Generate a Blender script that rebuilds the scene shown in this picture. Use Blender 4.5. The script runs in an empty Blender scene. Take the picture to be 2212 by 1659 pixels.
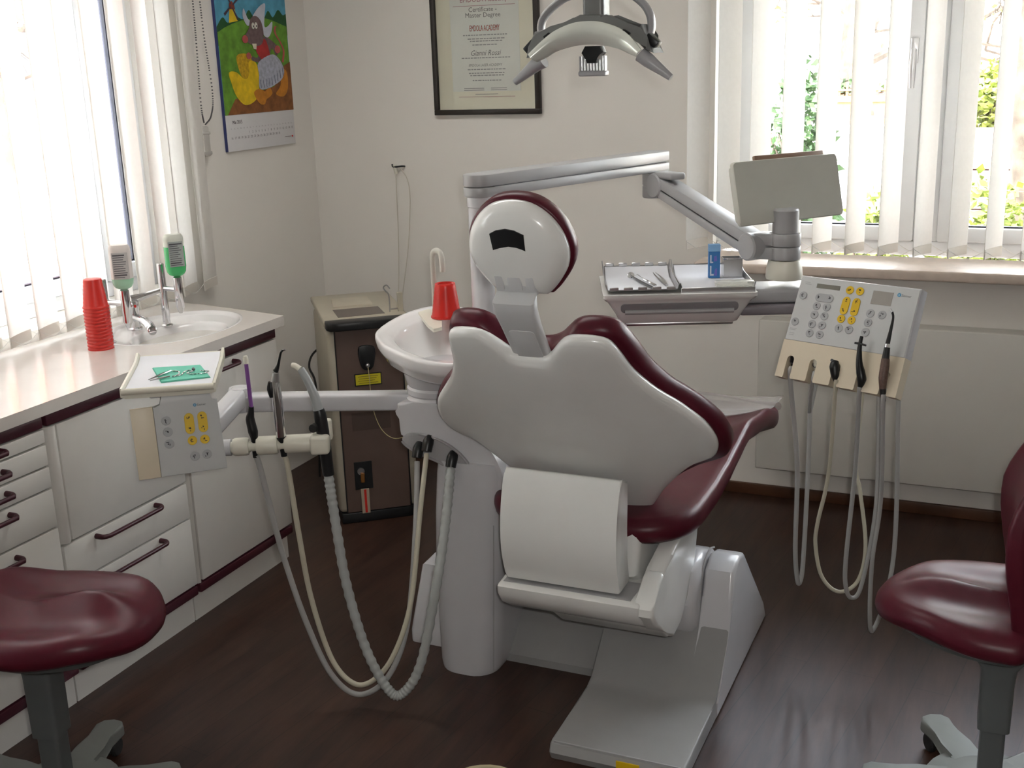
import bpy, bmesh, math, random
from mathutils import Vector, Matrix
from mathutils.geometry import tessellate_polygon

random.seed(7)
SC = bpy.context.scene
COL = SC.collection
PI = math.pi

# ------------------------------------------------------------------ camera
def build_camera():
    cam = bpy.data.cameras.new('camera')
    ob = bpy.data.objects.new('camera', cam)
    COL.objects.link(ob)
    yaw, pitch, roll = math.radians(24.1), math.radians(15.72), math.radians(-1.91)
    f = Vector((-math.sin(yaw)*math.cos(pitch), math.cos(yaw)*math.cos(pitch), -math.sin(pitch)))
    r = Vector((math.cos(yaw), math.sin(yaw), 0))
    u = r.cross(f)
    r2 = r*math.cos(roll) + u*math.sin(roll)
    u2 = -r*math.sin(roll) + u*math.cos(roll)
    m = Matrix((r2, u2, -f)).transposed().to_4x4()
    m.translation = Vector((0, 0, 1.72))
    ob.matrix_world = m
    cam.sensor_fit = 'HORIZONTAL'
    cam.sensor_width = 36.0
    cam.lens = 36.0*2500.0/2212.0
    cam.clip_start = 0.02
    cam.clip_end = 300
    SC.camera = ob
    return m
CAM = build_camera()

# ------------------------------------------------------------------ world, sun, light
def build_light():
    w = bpy.data.worlds.new('sky_world')
    SC.world = w
    w.use_nodes = True
    nt = w.node_tree
    nt.nodes.clear()
    out = nt.nodes.new('ShaderNodeOutputWorld')
    bg = nt.nodes.new('ShaderNodeBackground')
    sky = nt.nodes.new('ShaderNodeTexSky')
    sky.sky_type = 'HOSEK_WILKIE'
    sky.turbidity = 6.0
    sky.ground_albedo = 0.5
    sky.sun_direction = Vector((-0.35, -0.62, 0.75)).normalized()
    mix = nt.nodes.new('ShaderNodeMix')
    mix.data_type = 'RGBA'
    mix.inputs['Factor'].default_value = 0.72
    mix.inputs[7].default_value = (0.97, 1.0, 1.08, 1)
    nt.links.new(sky.outputs['Color'], mix.inputs[6])
    nt.links.new(mix.outputs[2], bg.inputs['Color'])
    bg.inputs['Strength'].default_value = 10.0
    nt.links.new(bg.outputs[0], out.inputs['Surface'])

    def lamp(name, kind, energy, color=(1, 1, 1)):
        d = bpy.data.lights.new(name, kind)
        d.energy = energy
        d.color = color
        o = bpy.data.objects.new(name, d)
        COL.objects.link(o)
        return o, d
    # the sun stands behind the building and lights the street outside
    o, d = lamp('sun', 'SUN', 8.0, (1.0, 0.96, 0.88))
    d.angle = math.radians(0.6)
    o.rotation_euler = Vector((0.35, 0.62, -0.75)).to_track_quat('-Z', 'Y').to_euler()
    # the small flash built into the camera
    o, d = lamp('camera_flash', 'AREA', 5.0, (1.0, 0.97, 0.93))
    d.shape = 'DISK'
    d.size = 0.035
    m = CAM.copy()
    m.translation = CAM.translation + CAM.to_3x3() @ Vector((0.045, 0.05, 0.0))
    o.matrix_world = m
    # daylight enters through the two window openings
    for nm, loc, sx, sy, direction in (
            ('window_daylight_back', (0.15, 4.62, 1.62), 2.5, 1.3, (0, -1, 0)),
            ('window_daylight_left', (-3.12, 2.2, 1.62), 2.8, 1.3, (1, 0, 0))):
        o, d = lamp(nm, 'AREA', 1.0)
        d.shape = 'RECTANGLE'
        d.size, d.size_y = sx, sy
        o.location = loc
        o.rotation_euler = Vector(direction).to_track_quat('-Z', 'Z').to_euler()
        d.cycles.is_portal = True
    vs = SC.view_settings
    vs.view_transform = 'Standard'
    vs.look = 'None'
    vs.gamma = 1.0
    vs.use_curve_mapping = False
    vs.exposure = 1.54
build_light()

# ------------------------------------------------------------------ materials
MATS = {}
def mat(name, rgb, rough=0.5, metal=0.0, vary=0.05, scale=12.0, coat=0.0, bump=0.0,
        trans=0.0, ior=1.45, emit=None, alpha=1.0, spec=0.5):
    if name in MATS:
        return MATS[name]
    m = bpy.data.materials.new(name)
    m.use_nodes = True
    nt = m.node_tree
    b = nt.nodes['Principled BSDF']
    tc = nt.nodes.new('ShaderNodeTexCoord')
    nz = nt.nodes.new('ShaderNodeTexNoise')
    nz.inputs['Scale'].default_value = scale
    nz.inputs['Detail'].default_value = 4
    nt.links.new(tc.outputs['Object'], nz.inputs['Vector'])
    cr = nt.nodes.new('ShaderNodeValToRGB')
    cr.color_ramp.elements[0].position = 0.3
    cr.color_ramp.elements[1].position = 0.7
    cr.color_ramp.elements[0].color = tuple(c*(1-vary) for c in rgb) + (1,)
    cr.color_ramp.elements[1].color = tuple(min(1, c*(1+vary)) for c in rgb) + (1,)
    nt.links.new(nz.outputs['Fac'], cr.inputs['Fac'])
    nt.links.new(cr.outputs['Color'], b.inputs['Base Color'])
    b.inputs['Roughness'].default_value = rough
    b.inputs['Metallic'].default_value = metal
    b.inputs['Coat Weight'].default_value = coat
    b.inputs['Coat Roughness'].default_value = 0.08
    b.inputs['Transmission Weight'].default_value = trans
    b.inputs['IOR'].default_value = ior
    b.inputs['Specular IOR Level'].default_value = spec
    b.inputs['Alpha'].default_value = alpha
    if emit:
        b.inputs['Emission Color'].default_value = tuple(emit[:3]) + (1,)
        b.inputs['Emission Strength'].default_value = emit[3]
    if bump:
        n2 = nt.nodes.new('ShaderNodeTexNoise')
        n2.inputs['Scale'].default_value = scale*22
        nt.links.new(tc.outputs['Object'], n2.inputs['Vector'])
        bp = nt.nodes.new('ShaderNodeBump')
        bp.inputs['Strength'].default_value = bump
        bp.inputs['Distance'].default_value = 0.002
        nt.links.new(n2.outputs['Fac'], bp.inputs['Height'])
        nt.links.new(bp.outputs['Normal'], b.inputs['Normal'])
    MATS[name] = m
    return m

def mat_floor():
    m = bpy.data.materials.new('dark_wood_floor')
    m.use_nodes = True
    nt = m.node_tree
    b = nt.nodes['Principled BSDF']
    tc = nt.nodes.new('ShaderNodeTexCoord')
    mp = nt.nodes.new('ShaderNodeMapping')
    mp.inputs['Rotation'].default_value = (0, 0, math.radians(8))
    mp.inputs['Scale'].default_value = (9.0, 1.1, 1.0)
    nt.links.new(tc.outputs['Object'], mp.inputs['Vector'])
    n1 = nt.nodes.new('ShaderNodeTexNoise')
    n1.inputs['Scale'].default_value = 2.2
    n1.inputs['Detail'].default_value = 8
    n1.inputs['Roughness'].default_value = 0.65
    nt.links.new(mp.outputs['Vector'], n1.inputs['Vector'])
    cr = nt.nodes.new('ShaderNodeValToRGB')
    e = cr.color_ramp.elements
    e[0].position, e[1].position = 0.3, 0.75
    e[0].color = (0.024, 0.012, 0.008, 1)
    e[1].color = (0.075, 0.037, 0.024, 1)
    nt.links.new(n1.outputs['Fac'], cr.inputs['Fac'])
    br = nt.nodes.new('ShaderNodeTexBrick')
    br.inputs['Scale'].default_value = 1.0
    br.inputs['Mortar Size'].default_value = 0.0012
    br.inputs['Brick Width'].default_value = 1.2
    br.inputs['Row Height'].default_value = 0.1
    br.inputs['Color1'].default_value = (0.86, 0.86, 0.86, 1)
    br.inputs['Color2'].default_value = (1.12, 1.08, 1.05, 1)
    br.inputs['Mortar'].default_value = (0.5, 0.5, 0.5, 1)
    mp2 = nt.nodes.new('ShaderNodeMapping')
    mp2.inputs['Rotation'].default_value = (0, 0, math.radians(98))
    nt.links.new(tc.outputs['Object'], mp2.inputs['Vector'])
    nt.links.new(mp2.outputs['Vector'], br.inputs['Vector'])
    mx = nt.nodes.new('ShaderNodeMix')
    mx.data_type = 'RGBA'
    mx.blend_type = 'MULTIPLY'
    mx.inputs['Factor'].default_value = 1.0
    nt.links.new(cr.outputs['Color'], mx.inputs[6])
    nt.links.new(br.outputs['Color'], mx.inputs[7])
    nt.links.new(mx.outputs[2], b.inputs['Base Color'])
    b.inputs['Roughness'].default_value = 0.36
    b.inputs['Specular IOR Level'].default_value = 0.4
    b.inputs['Specular Tint'].default_value = (0.92, 0.90, 1.0, 1)
    bp = nt.nodes.new('ShaderNodeBump')
    bp.inputs['Strength'].default_value = 0.25
    bp.inputs['Distance'].default_value = 0.002
    nt.links.new(n1.outputs['Fac'], bp.inputs['Height'])
    nt.links.new(bp.outputs['Normal'], b.inputs['Normal'])
    return m

def mat_slat():
    m = bpy.data.materials.new('blind_fabric')
    m.use_nodes = True
    nt = m.node_tree
    nt.nodes.clear()
    out = nt.nodes.new('ShaderNodeOutputMaterial')
    d = nt.nodes.new('ShaderNodeBsdfDiffuse')
    t = nt.nodes.new('ShaderNodeBsdfTranslucent')
    tc = nt.nodes.new('ShaderNodeTexCoord')
    wv = nt.nodes.new('ShaderNodeTexNoise')
    wv.inputs['Scale'].default_value = 60
    nt.links.new(tc.outputs['Object'], wv.inputs['Vector'])
    cr = nt.nodes.new('ShaderNodeValToRGB')
    cr.color_ramp.elements[0].color = (0.86, 0.84, 0.81, 1)
    cr.color_ramp.elements[1].color = (0.92, 0.90, 0.87, 1)
    nt.links.new(wv.outputs['Fac'], cr.inputs['Fac'])
    nt.links.new(cr.outputs['Color'], d.inputs['Color'])
    nt.links.new(cr.outputs['Color'], t.inputs['Color'])
    mx = nt.nodes.new('ShaderNodeMixShader')
    mx.inputs['Fac'].default_value = 0.48
    nt.links.new(d.outputs[0], mx.inputs[1])
    nt.links.new(t.outputs[0], mx.inputs[2])
    nt.links.new(mx.outputs[0], out.inputs['Surface'])
    return m

def mat_pane():
    m = bpy.data.materials.new('window_glass')
    m.use_nodes = True
    nt = m.node_tree
    nt.nodes.clear()
    out = nt.nodes.new('ShaderNodeOutputMaterial')
    tr = nt.nodes.new('ShaderNodeBsdfTransparent')
    tr.inputs['Color'].default_value = (0.95, 0.97, 0.96, 1)
    gl = nt.nodes.new('ShaderNodeBsdfGlossy')
    gl.inputs['Roughness'].default_value = 0.02
    fr = nt.nodes.new('ShaderNodeFresnel')
    fr.inputs['IOR'].default_value = 1.3
    mx = nt.nodes.new('ShaderNodeMixShader')
    nt.links.new(fr.outputs[0], mx.inputs['Fac'])
    nt.links.new(tr.outputs[0], mx.inputs[1])
    nt.links.new(gl.outputs[0], mx.inputs[2])
    nt.links.new(mx.outputs[0], out.inputs['Surface'])
    return m

def mat_clear(name, tint, gloss=0.06):
    """thin clear plastic: see-through with a glossy film"""
    m = bpy.data.materials.new(name)
    m.use_nodes = True
    nt = m.node_tree
    nt.nodes.clear()
    out = nt.nodes.new('ShaderNodeOutputMaterial')
    tr = nt.nodes.new('ShaderNodeBsdfTransparent')
    nz = nt.nodes.new('ShaderNodeTexNoise')
    nz.inputs['Scale'].default_value = 30
    cr = nt.nodes.new('ShaderNodeValToRGB')
    cr.color_ramp.elements[0].color = tuple(c*0.92 for c in tint) + (1,)
    cr.color_ramp.elements[1].color = tuple(tint) + (1,)
    nt.links.new(nz.outputs['Fac'], cr.inputs['Fac'])
    nt.links.new(cr.outputs['Color'], tr.inputs['Color'])
    pr = nt.nodes.new('ShaderNodeBsdfPrincipled')
    pr.inputs['Base Color'].default_value = tuple(tint) + (1,)
    pr.inputs['Roughness'].default_value = 0.1
    lw = nt.nodes.new('ShaderNodeLayerWeight')
    lw.inputs['Blend'].default_value = 0.12
    ad = nt.nodes.new('ShaderNodeMath')
    ad.operation = 'ADD'
    ad.use_clamp = True
    ad.inputs[1].default_value = gloss
    nt.links.new(lw.outputs['Facing'], ad.inputs[0])
    mx = nt.nodes.new('ShaderNodeMixShader')
    nt.links.new(ad.outputs[0], mx.inputs['Fac'])
    nt.links.new(tr.outputs[0], mx.inputs[1])
    nt.links.new(pr.outputs[0], mx.inputs[2])
    nt.links.new(mx.outputs[0], out.inputs['Surface'])
    return m

WALL = mat('wall_paint', (0.80, 0.77, 0.72), 0.9, vary=0.015, scale=3, bump=0.08)
CEIL = mat('ceiling_paint', (0.78, 0.77, 0.74), 0.9, vary=0.01, scale=3)
FLOOR = mat_floor()
SKIRT = mat('skirting_wood', (0.085, 0.035, 0.016), 0.45, vary=0.35, scale=5)
SLAT = mat_slat()
PANE = mat_pane()
FRAME = mat('window_frame_white', (0.72, 0.73, 0.74), 0.35, vary=0.02)
GASKET = mat('black_gasket', (0.015, 0.015, 0.03), 0.6)
SILL = mat('sill_stone', (0.62, 0.52, 0.44), 0.35, vary=0.08, scale=25)
CABW = mat('cabinet_white', (0.66, 0.64, 0.60), 0.38, vary=0.02, bump=0.05)
COUNTER = mat('worktop_cream', (0.66, 0.62, 0.58), 0.22, vary=0.02, coat=0.3)
MAROON_TRIM = mat('maroon_trim', (0.055, 0.010, 0.018), 0.35, vary=0.08)
MAROON = mat('maroon_vinyl', (0.080, 0.009, 0.018), 0.33, vary=0.06, scale=40, bump=0.08, coat=0.0, spec=0.30)
SHELL = mat('chair_shell_white', (0.78, 0.78, 0.755), 0.22, vary=0.015, coat=0.25)
UNITW = mat('unit_white', (0.60, 0.60, 0.62), 0.25, vary=0.015, coat=0.2)
UNITG = mat('unit_light_grey', (0.40, 0.40, 0.405), 0.33, vary=0.02)
ARMG = mat('headrest_arm_grey', (0.56, 0.565, 0.57), 0.35, vary=0.02)
UNITB = mat('unit_base_grey', (0.32, 0.32, 0.315), 0.4, vary=0.03)
CREAM = mat('holder_cream', (0.68, 0.60, 0.46), 0.4, vary=0.02)
IVORY = mat('ivory_plastic', (0.72, 0.70, 0.60), 0.35, vary=0.02)
PANELW = mat('panel_white', (0.56, 0.575, 0.57), 0.35, vary=0.015)
YELLOW = mat('button_yellow', (0.72, 0.47, 0.01), 0.4, vary=0.03)
BGREY = mat('button_grey', (0.40, 0.41, 0.42), 0.45, vary=0.03)
INK = mat('dark_ink', (0.03, 0.03, 0.035), 0.6)
LCD = mat('lcd_screen', (0.20, 0.20, 0.17), 0.2)
SCREENG = mat('grey_display', (0.36, 0.34, 0.31), 0.25)
BLUE = mat('logo_blue', (0.08, 0.28, 0.48), 0.4)
BLACK = mat('black_plastic', (0.012, 0.013, 0.014), 0.35)
BLACKR = mat('black_rubber', (0.02, 0.02, 0.02), 0.6)
CHROME = mat('chrome', (0.72, 0.72, 0.74), 0.10, metal=1.0, vary=0.02)
STEEL = mat('brushed_steel', (0.55, 0.55, 0.56), 0.28, metal=1.0, vary=0.08)
STEELD = mat('dark_steel', (0.16, 0.16, 0.17), 0.35, metal=0.8)
HOSEG = mat('hose_grey', (0.40, 0.40, 0.39), 0.45, vary=0.04)
HOSEC = mat('hose_cream', (0.56, 0.53, 0.42), 0.45, vary=0.05)
RED = mat('red_plastic', (0.62, 0.028, 0.02), 0.35, vary=0.05)
CERAMIC = mat('white_ceramic', (0.80, 0.79, 0.79), 0.08, vary=0.01, coat=0.5)
STOOLG = mat('stool_column_grey', (0.11, 0.12, 0.12), 0.45, vary=0.06)
STOOLB = mat('stool_base_grey', (0.19, 0.20, 0.19), 0.5, vary=0.05)
BROWNP = mat('laser_brown_panel', (0.125, 0.082, 0.066), 0.5, vary=0.06, bump=0.1)
LASERC = mat('laser_cream_case', (0.47, 0.43, 0.34), 0.45, vary=0.03)
PAPERW = mat('paper_white', (0.74, 0.73, 0.74), 0.8, vary=0.02)

# ------------------------------------------------------------------ geometry helpers
def V(*a):
    return Vector(a)

def frame(o, x, y, z):
    """4x4 from an origin and three axes"""
    m = Matrix((Vector(x).normalized(), Vector(y).normalized(), Vector(z).normalized())).transposed().to_4x4()
    m.translation = Vector(o)
    return m

def rotz(o, deg):
    return Matrix.Translation(Vector(o)) @ Matrix.Rotation(math.radians(deg), 4, 'Z')

ID = Matrix.Identity(4)

def catmull(pts, n=8, closed=False):
    pts = [Vector(p) for p in pts]
    k = len(pts)
    out = []
    rng = range(k if closed else k-1)
    for i in rng:
        if closed:
            p0, p1, p2, p3 = pts[(i-1) % k], pts[i], pts[(i+1) % k], pts[(i+2) % k]
        else:
            p0 = pts[i-1] if i else pts[0]*2-pts[1]
            p1, p2 = pts[i], pts[i+1]
            p3 = pts[i+2] if i+2 < k else pts[-1]*2-pts[-2]
        for j in range(n):
            t = j/n
            out.append(0.5*((2*p1)+(p2-p0)*t+(2*p0-5*p1+4*p2-p3)*t*t+(3*p1-p0-3*p2+p3)*t*t*t))
    if not closed:
        out.append(pts[-1])
    return out

def ellipse(rx, ry, n=32, c=(0, 0), a0=0.0):
    return [(c[0]+rx*math.cos(a0+2*PI*i/n), c[1]+ry*math.sin(a0+2*PI*i/n)) for i in range(n)]

def rrect(w, h, r, n=5, c=(0, 0)):
    """rounded rectangle outline, counter-clockwise, centred"""
    out = []
    for sx, sy, a in ((1, 1, 0), (-1, 1, 90), (-1, -1, 180), (1, -1, 270)):
        for i in range(n+1):
            t = math.radians(a+90*i/n)
            out.append((c[0]+sx*(w/2-r)+r*math.cos(t), c[1]+sy*(h/2-r)+r*math.sin(t)))
    return out

class MB:
    """collects geometry for ONE mesh object"""
    def __init__(self):
        self.bm = bmesh.new()

    def _add(self, verts, faces):
        vs = [self.bm.verts.new(v) for v in verts]
        fs = []
        for f in faces:
            try:
                fs.append(self.bm.faces.new([vs[i] for i in f]))
            except ValueError:
                pass
        return vs, fs

    def box(self, size, m=ID, bevel=0.0, seg=2, c=(0, 0, 0)):
        x, y, z = (s/2 for s in size)
        cx, cy, cz = c
        v = [m @ Vector((cx+a*x, cy+b*y, cz+d*z)) for a in (-1, 1) for b in (-1, 1) for d in (-1, 1)]
        f = [(0, 1, 3, 2), (4, 6, 7, 5), (0, 4, 5, 1), (2, 3, 7, 6), (0, 2, 6, 4), (1, 5, 7, 3)]
        vs, fs = self._add(v, f)
        if bevel:
            es = list({e for q in fs for e in q.edges})
            bmesh.ops.bevel(self.bm, geom=es, offset=bevel, segments=seg, profile=0.5, affect='EDGES', clamp_overlap=True)
        return self

    def box2(self, lo, hi, bevel=0.0, seg=2, m=ID):
        s = [hi[i]-lo[i] for i in range(3)]
        c = [(hi[i]+lo[i])/2 for i in range(3)]
        return self.box(s, m, bevel, seg, c)

    def prism(self, poly, d, m=ID, bevel=0.0, seg=2, holes=()):
        """polygon in the local xy plane, extruded along +z of m by d"""
        loops = [[(p[0], p[1]) for p in poly]] + [[(p[0], p[1]) for p in h] for h in holes]
        flat = [p for l in loops for p in l]
        n = len(flat)
        v = [m @ Vector((p[0], p[1], 0)) for p in flat] + [m @ Vector((p[0], p[1], d)) for p in flat]
        f = []
        if holes:
            tris = tessellate_polygon([[Vector((p[0], p[1], 0)) for p in l] for l in loops])
            f += [tuple(t) for t in tris] + [tuple(i+n for i in reversed(t)) for t in tris]
        else:
            f += [tuple(range(n)), tuple(range(2*n-1, n-1, -1))]
        s = 0
        for l in loops:
            k = len(l)
            for i in range(k):
                a, b = s+i, s+(i+1) % k
                f.append((a, b, b+n, a+n))
            s += k
        vs, fs = self._add(v, f)
        if bevel and not holes:
            es = [e for e in {e for q in fs[:2] for e in q.edges}]
            bmesh.ops.bevel(self.bm, geom=es, offset=bevel, segments=seg, profile=0.5, affect='EDGES', clamp_overlap=True)
        return self

    def loft(self, rings, cap0=True, cap1=True, closed=True):
        k = len(rings[0])
        v = [Vector(p) for r in rings for p in r]
        f = []
        for i in range(len(rings)-1):
            for j in range(k if closed else k-1):
                a, b = i*k+j, i*k+(j+1) % k
                f.append((a, b, b+k, a+k))
        if cap0:
            f.append(tuple(range(k-1, -1, -1)))
        if cap1:
            f.append(tuple(range((len(rings)-1)*k, len(rings)*k)))
        self._add(v, f)
        return self

    def tube(self, pts, r, seg=10, smooth=0, caps=True, squash=None):
        if smooth:
            rr = r
            if isinstance(r, (list, tuple)):
                k = len(pts)-1
                rr = []
                for i in range(k):
                    for j in range(smooth):
                        rr.append(r[i]+(r[i+1]-r[i])*j/smooth)
                rr.append(r[-1])
            pts, r = catmull(pts, smooth), rr
        pts = [Vector(p) for p in pts]
        n = len(pts)
        rs = list(r) if isinstance(r, (list, tuple)) else [r]*n
        tang = []
        for i in range(n):
            t = pts[min(i+1, n-1)]-pts[max(i-1, 0)]
            tang.append(t.normalized() if t.length > 1e-9 else Vector((0, 0, 1)))
        ref = Vector((0, 0, 1)) if abs(tang[0].z) < 0.9 else Vector((1, 0, 0))
        nx = (ref-tang[0]*ref.dot(tang[0])).normalized()
        rings = []
        for i in range(n):
            nx = (nx-tang[i]*nx.dot(tang[i])).normalized()
            ny = tang[i].cross(nx)
            a, b = (1, 1) if not squash else squash
            rings.append([pts[i]+(nx*math.cos(2*PI*j/seg)*a+ny*math.sin(2*PI*j/seg)*b)*rs[i] for j in range(seg)])
        return self.loft(rings, caps, caps)

    def lathe(self, prof, m=ID, seg=24, sx=1.0, sy=1.0, caps=True):
        """profile of (radius, height) turned around the local z axis"""
        rings = [[m @ Vector((max(r, 1e-4)*sx*math.cos(2*PI*j/seg), max(r, 1e-4)*sy*math.sin(2*PI*j/seg), h)) for j in range(seg)] for r, h in prof]
        return self.loft(rings, caps, caps)

    def dome(self, outline, levels, m=ID, c=(0, 0)):
        """rings of an outline scaled about c: levels are (scale, height)"""
        rings = []
        for s, h in levels:
            rings.append([m @ Vector((c[0]+(p[0]-c[0])*s, c[1]+(p[1]-c[1])*s, h)) for p in outline])
        return self.loft(rings)

    def dome2(self, outline, levels, m, c, ell, bulge=(0.0, 1.0)):
        """like dome, but rings relax towards an ellipse as they shrink so a notch in the outline fades out"""
        rings = []
        for s, h in levels:
            b = max(0.0, min(1.0, (1-s)/0.30))
            b = b*b*(3-2*b)
            ring = []
            for p in outline:
                dx, dy = p[0]-c[0], p[1]-c[1]
                d = math.hypot(dx, dy)
                re = 1/math.sqrt((dx/d/ell[0])**2+(dy/d/ell[1])**2)
                k = s*(d*(1-b)+min(re, d/0.62)*b)/d
                x = c[0]+dx*k
                ring.append(m @ Vector((x, c[1]+dy*k, h+bulge[0]*max(0, 1-(x/bulge[1])**2))))
            rings.append(ring)
        return self.loft(rings)

    def grid(self, fn, nu, nv):
        v = [Vector(fn(i/nu, j/nv)) for i in range(nu+1) for j in range(nv+1)]
        f = [(i*(nv+1)+j, (i+1)*(nv+1)+j, (i+1)*(nv+1)+j+1, i*(nv+1)+j+1) for i in range(nu) for j in range(nv)]
        self._add(v, f)
        return self

    def cushion(self, outline, top, thick, r=0.02, c=(0, 0), nrad=9, m=ID, bottom_scale=0.94):
        """soft slab: outline in plan, top(x, y) height field, rounded rim"""
        R = sum(math.hypot(p[0]-c[0], p[1]-c[1]) for p in outline)/len(outline)
        k = r/R
        rings = []
        def ring(s, off):
            out = []
            for p in outline:
                x, y = c[0]+(p[0]-c[0])*s, c[1]+(p[1]-c[1])*s
                out.append(m @ Vector((x, y, top(x, y)+off)))
            return out
        for i in range(nrad):
            rings.append(ring(max(0.02, (1-k)*i/(nrad-1)), 0))
        for i in range(1, 5):
            a = PI/2*i/4
            rings.append(ring(1-k+k*math.sin(a), -r*(1-math.cos(a))))
        rings.append(ring(1.0, -(thick-r)))
        for i in range(1, 4):
            a = PI/2*i/3
            rings.append(ring(1-k+k*math.cos(a), -(thick-r)-r*math.sin(a)))
        rings.append(ring(0.5*bottom_scale, -thick))
        rings.append(ring(0.02, -thick))
        return self.loft(rings)

    def text(self, s, m, size=0.01, align='CENTER', shear=0.0, sx=1.0):
        cu = bpy.data.curves.new('lettering', 'FONT')
        cu.body = s
        cu.size = size
        cu.align_x = align
        cu.align_y = 'CENTER'
        cu.shear = shear
        cu.resolution_u = 2
        ob = bpy.data.objects.new('lettering', cu)
        COL.objects.link(ob)
        dg = bpy.context.evaluated_depsgraph_get()
        me = bpy.data.meshes.new_from_object(ob.evaluated_get(dg))
        n0 = len(self.bm.verts)
        vs = [self.bm.verts.new(m @ Vector((v.co.x*sx, v.co.y, 0))) for v in me.vertices]
        for p in me.polygons:
            try:
                self.bm.faces.new([vs[i] for i in p.vertices])
            except ValueError:
                pass
        bpy.data.objects.remove(ob)
        bpy.data.curves.remove(cu)
        bpy.data.meshes.remove(me)
        return self

    def mesh(self, name, origin, angle=38):
        bmesh.ops.recalc_face_normals(self.bm, faces=self.bm.faces)
        if origin.length:
            bmesh.ops.translate(self.bm, verts=self.bm.verts, vec=-origin)
        me = bpy.data.meshes.new(name)
        self.bm.to_mesh(me)
        self.bm.free()
        me.polygons.foreach_set('use_smooth', [True]*len(me.polygons))
        me.set_sharp_from_angle(angle=math.radians(angle))
        return me

def root_of(o):
    while o.parent:
        o = o.parent
    return o

def tag(o, label=None, cat=None, group=None, kind=None):
    if label:
        o['label'] = label
    if cat:
        o['category'] = cat
    if group:
        o['group'] = group
    if kind:
        o['kind'] = kind
    return o

def thing(name, label, cat, loc=(0, 0, 0), group=None):
    o = bpy.data.objects.new(name, None)
    o.empty_display_size = 0.05
    COL.objects.link(o)
    o.location = loc
    return tag(o, label, cat, group)

def part(name, mb, m, parent, label=None, angle=38):
    """a part (child) of a thing, or a sub-part when the parent is a part; built in world coordinates"""
    o = bpy.data.objects.new(name, mb.mesh(name, Vector(root_of(parent).location), angle))
    COL.objects.link(o)
    o.data.materials.append(m)
    o.parent = parent
    if label:
        o['label'] = label
    return o

def solo(name, mb, m, label, cat, loc=(0, 0, 0), group=None, angle=38):
    """a thing that is one mesh"""
    o = bpy.data.objects.new(name, mb.mesh(name, Vector(loc), angle))
    COL.objects.link(o)
    o.location = loc
    o.data.materials.append(m)
    return tag(o, label, cat, group)

def struct(name, mb, m, parent=None, label=None, loc=(0, 0, 0)):
    if parent:
        return part(name, mb, m, parent, label)
    o = bpy.data.objects.new(name, mb.mesh(name, Vector(loc)))
    COL.objects.link(o)
    o.location = loc
    o.data.materials.append(m)
    return tag(o, label, None, None, 'structure')

def share(name, src, parent, loc=None, rot=None):
    """another piece with the same mesh data"""
    o = bpy.data.objects.new(name, src.data)
    COL.objects.link(o)
    o.parent = parent
    if loc is not None:
        o.location = loc
    if rot is not None:
        o.rotation_euler = rot
    return o

def copy_tree(o, parent=None):
    c = o.copy()
    COL.objects.link(c)
    c.parent = parent
    for ch in list(o.children):
        copy_tree(ch, c)
    return c

# ================================================================== the room
XL, YB, XR, YF, HC = -2.87, 4.38, 2.9, -2.6, 2.55     # left wall, back wall, right wall, front wall, ceiling
# window openings
WB = (-1.09, 1.35, 0.955, 2.28)        # back window: x0, x1, z0, z1
WL = (0.85, 3.46, 0.93, 2.28)          # left window: y0, y1, z0, z1

def build_room():
    struct('floor', MB().box2((XL-0.3, YF-0.3, -0.1), (XR+0.3, YB+0.3, 0.0)), FLOOR, label='dark brown wood-look floor with a soft sheen')
    struct('ceiling', MB().box2((XL-0.3, YF-0.3, HC), (XR+0.3, YB+0.3, HC+0.12)), CEIL)
    x0, x1, z0, z1 = WB
    m = frame((0, YB+0.3, 0), (1, 0, 0), (0, 0, 1), (0, -1, 0))
    struct('wall_back', MB().prism([(XL-0.3, 0), (XR+0.3, 0), (XR+0.3, HC), (XL-0.3, HC)], 0.3, m,
                                   holes=[[(x0, z0-0.03), (x0, z1), (x1, z1), (x1, z0-0.03)]]), WALL,
           label='plain warm white wall with the framed certificate and a window')
    y0, y1, z0, z1 = WL
    m = frame((XL-0.3, 0, 0), (0, 1, 0), (0, 0, 1), (1, 0, 0))
    struct('wall_left', MB().prism([(YF-0.3, 0), (YB, 0), (YB, HC), (YF-0.3, HC)], 0.3, m,
                                   holes=[[(y0, z0), (y0, z1), (y1, z1), (y1, z0)]]), WALL,
           label='warm white wall with the calendar and a wide window')
    struct('wall_right', MB().box2((XR, YF-0.3, 0), (XR+0.3, YB, HC)), WALL)
    struct('wall_front', MB().box2((XL, YF-0.3, 0), (XR, YF, HC)), WALL)
    struct('baseboard_back', MB().box2((XL, YB-0.018, 0), (XR, YB, 0.045), 0.004), SKIRT, label='narrow brown wooden skirting board under the radiator')
    struct('trim_1', MB().box2((WB[0]-0.04, 4.245, 0.918), (XR-0.3, YB+0.16, 0.955), 0.008, 3), SILL, label='beige stone window sill above the radiator')
build_room()

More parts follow.
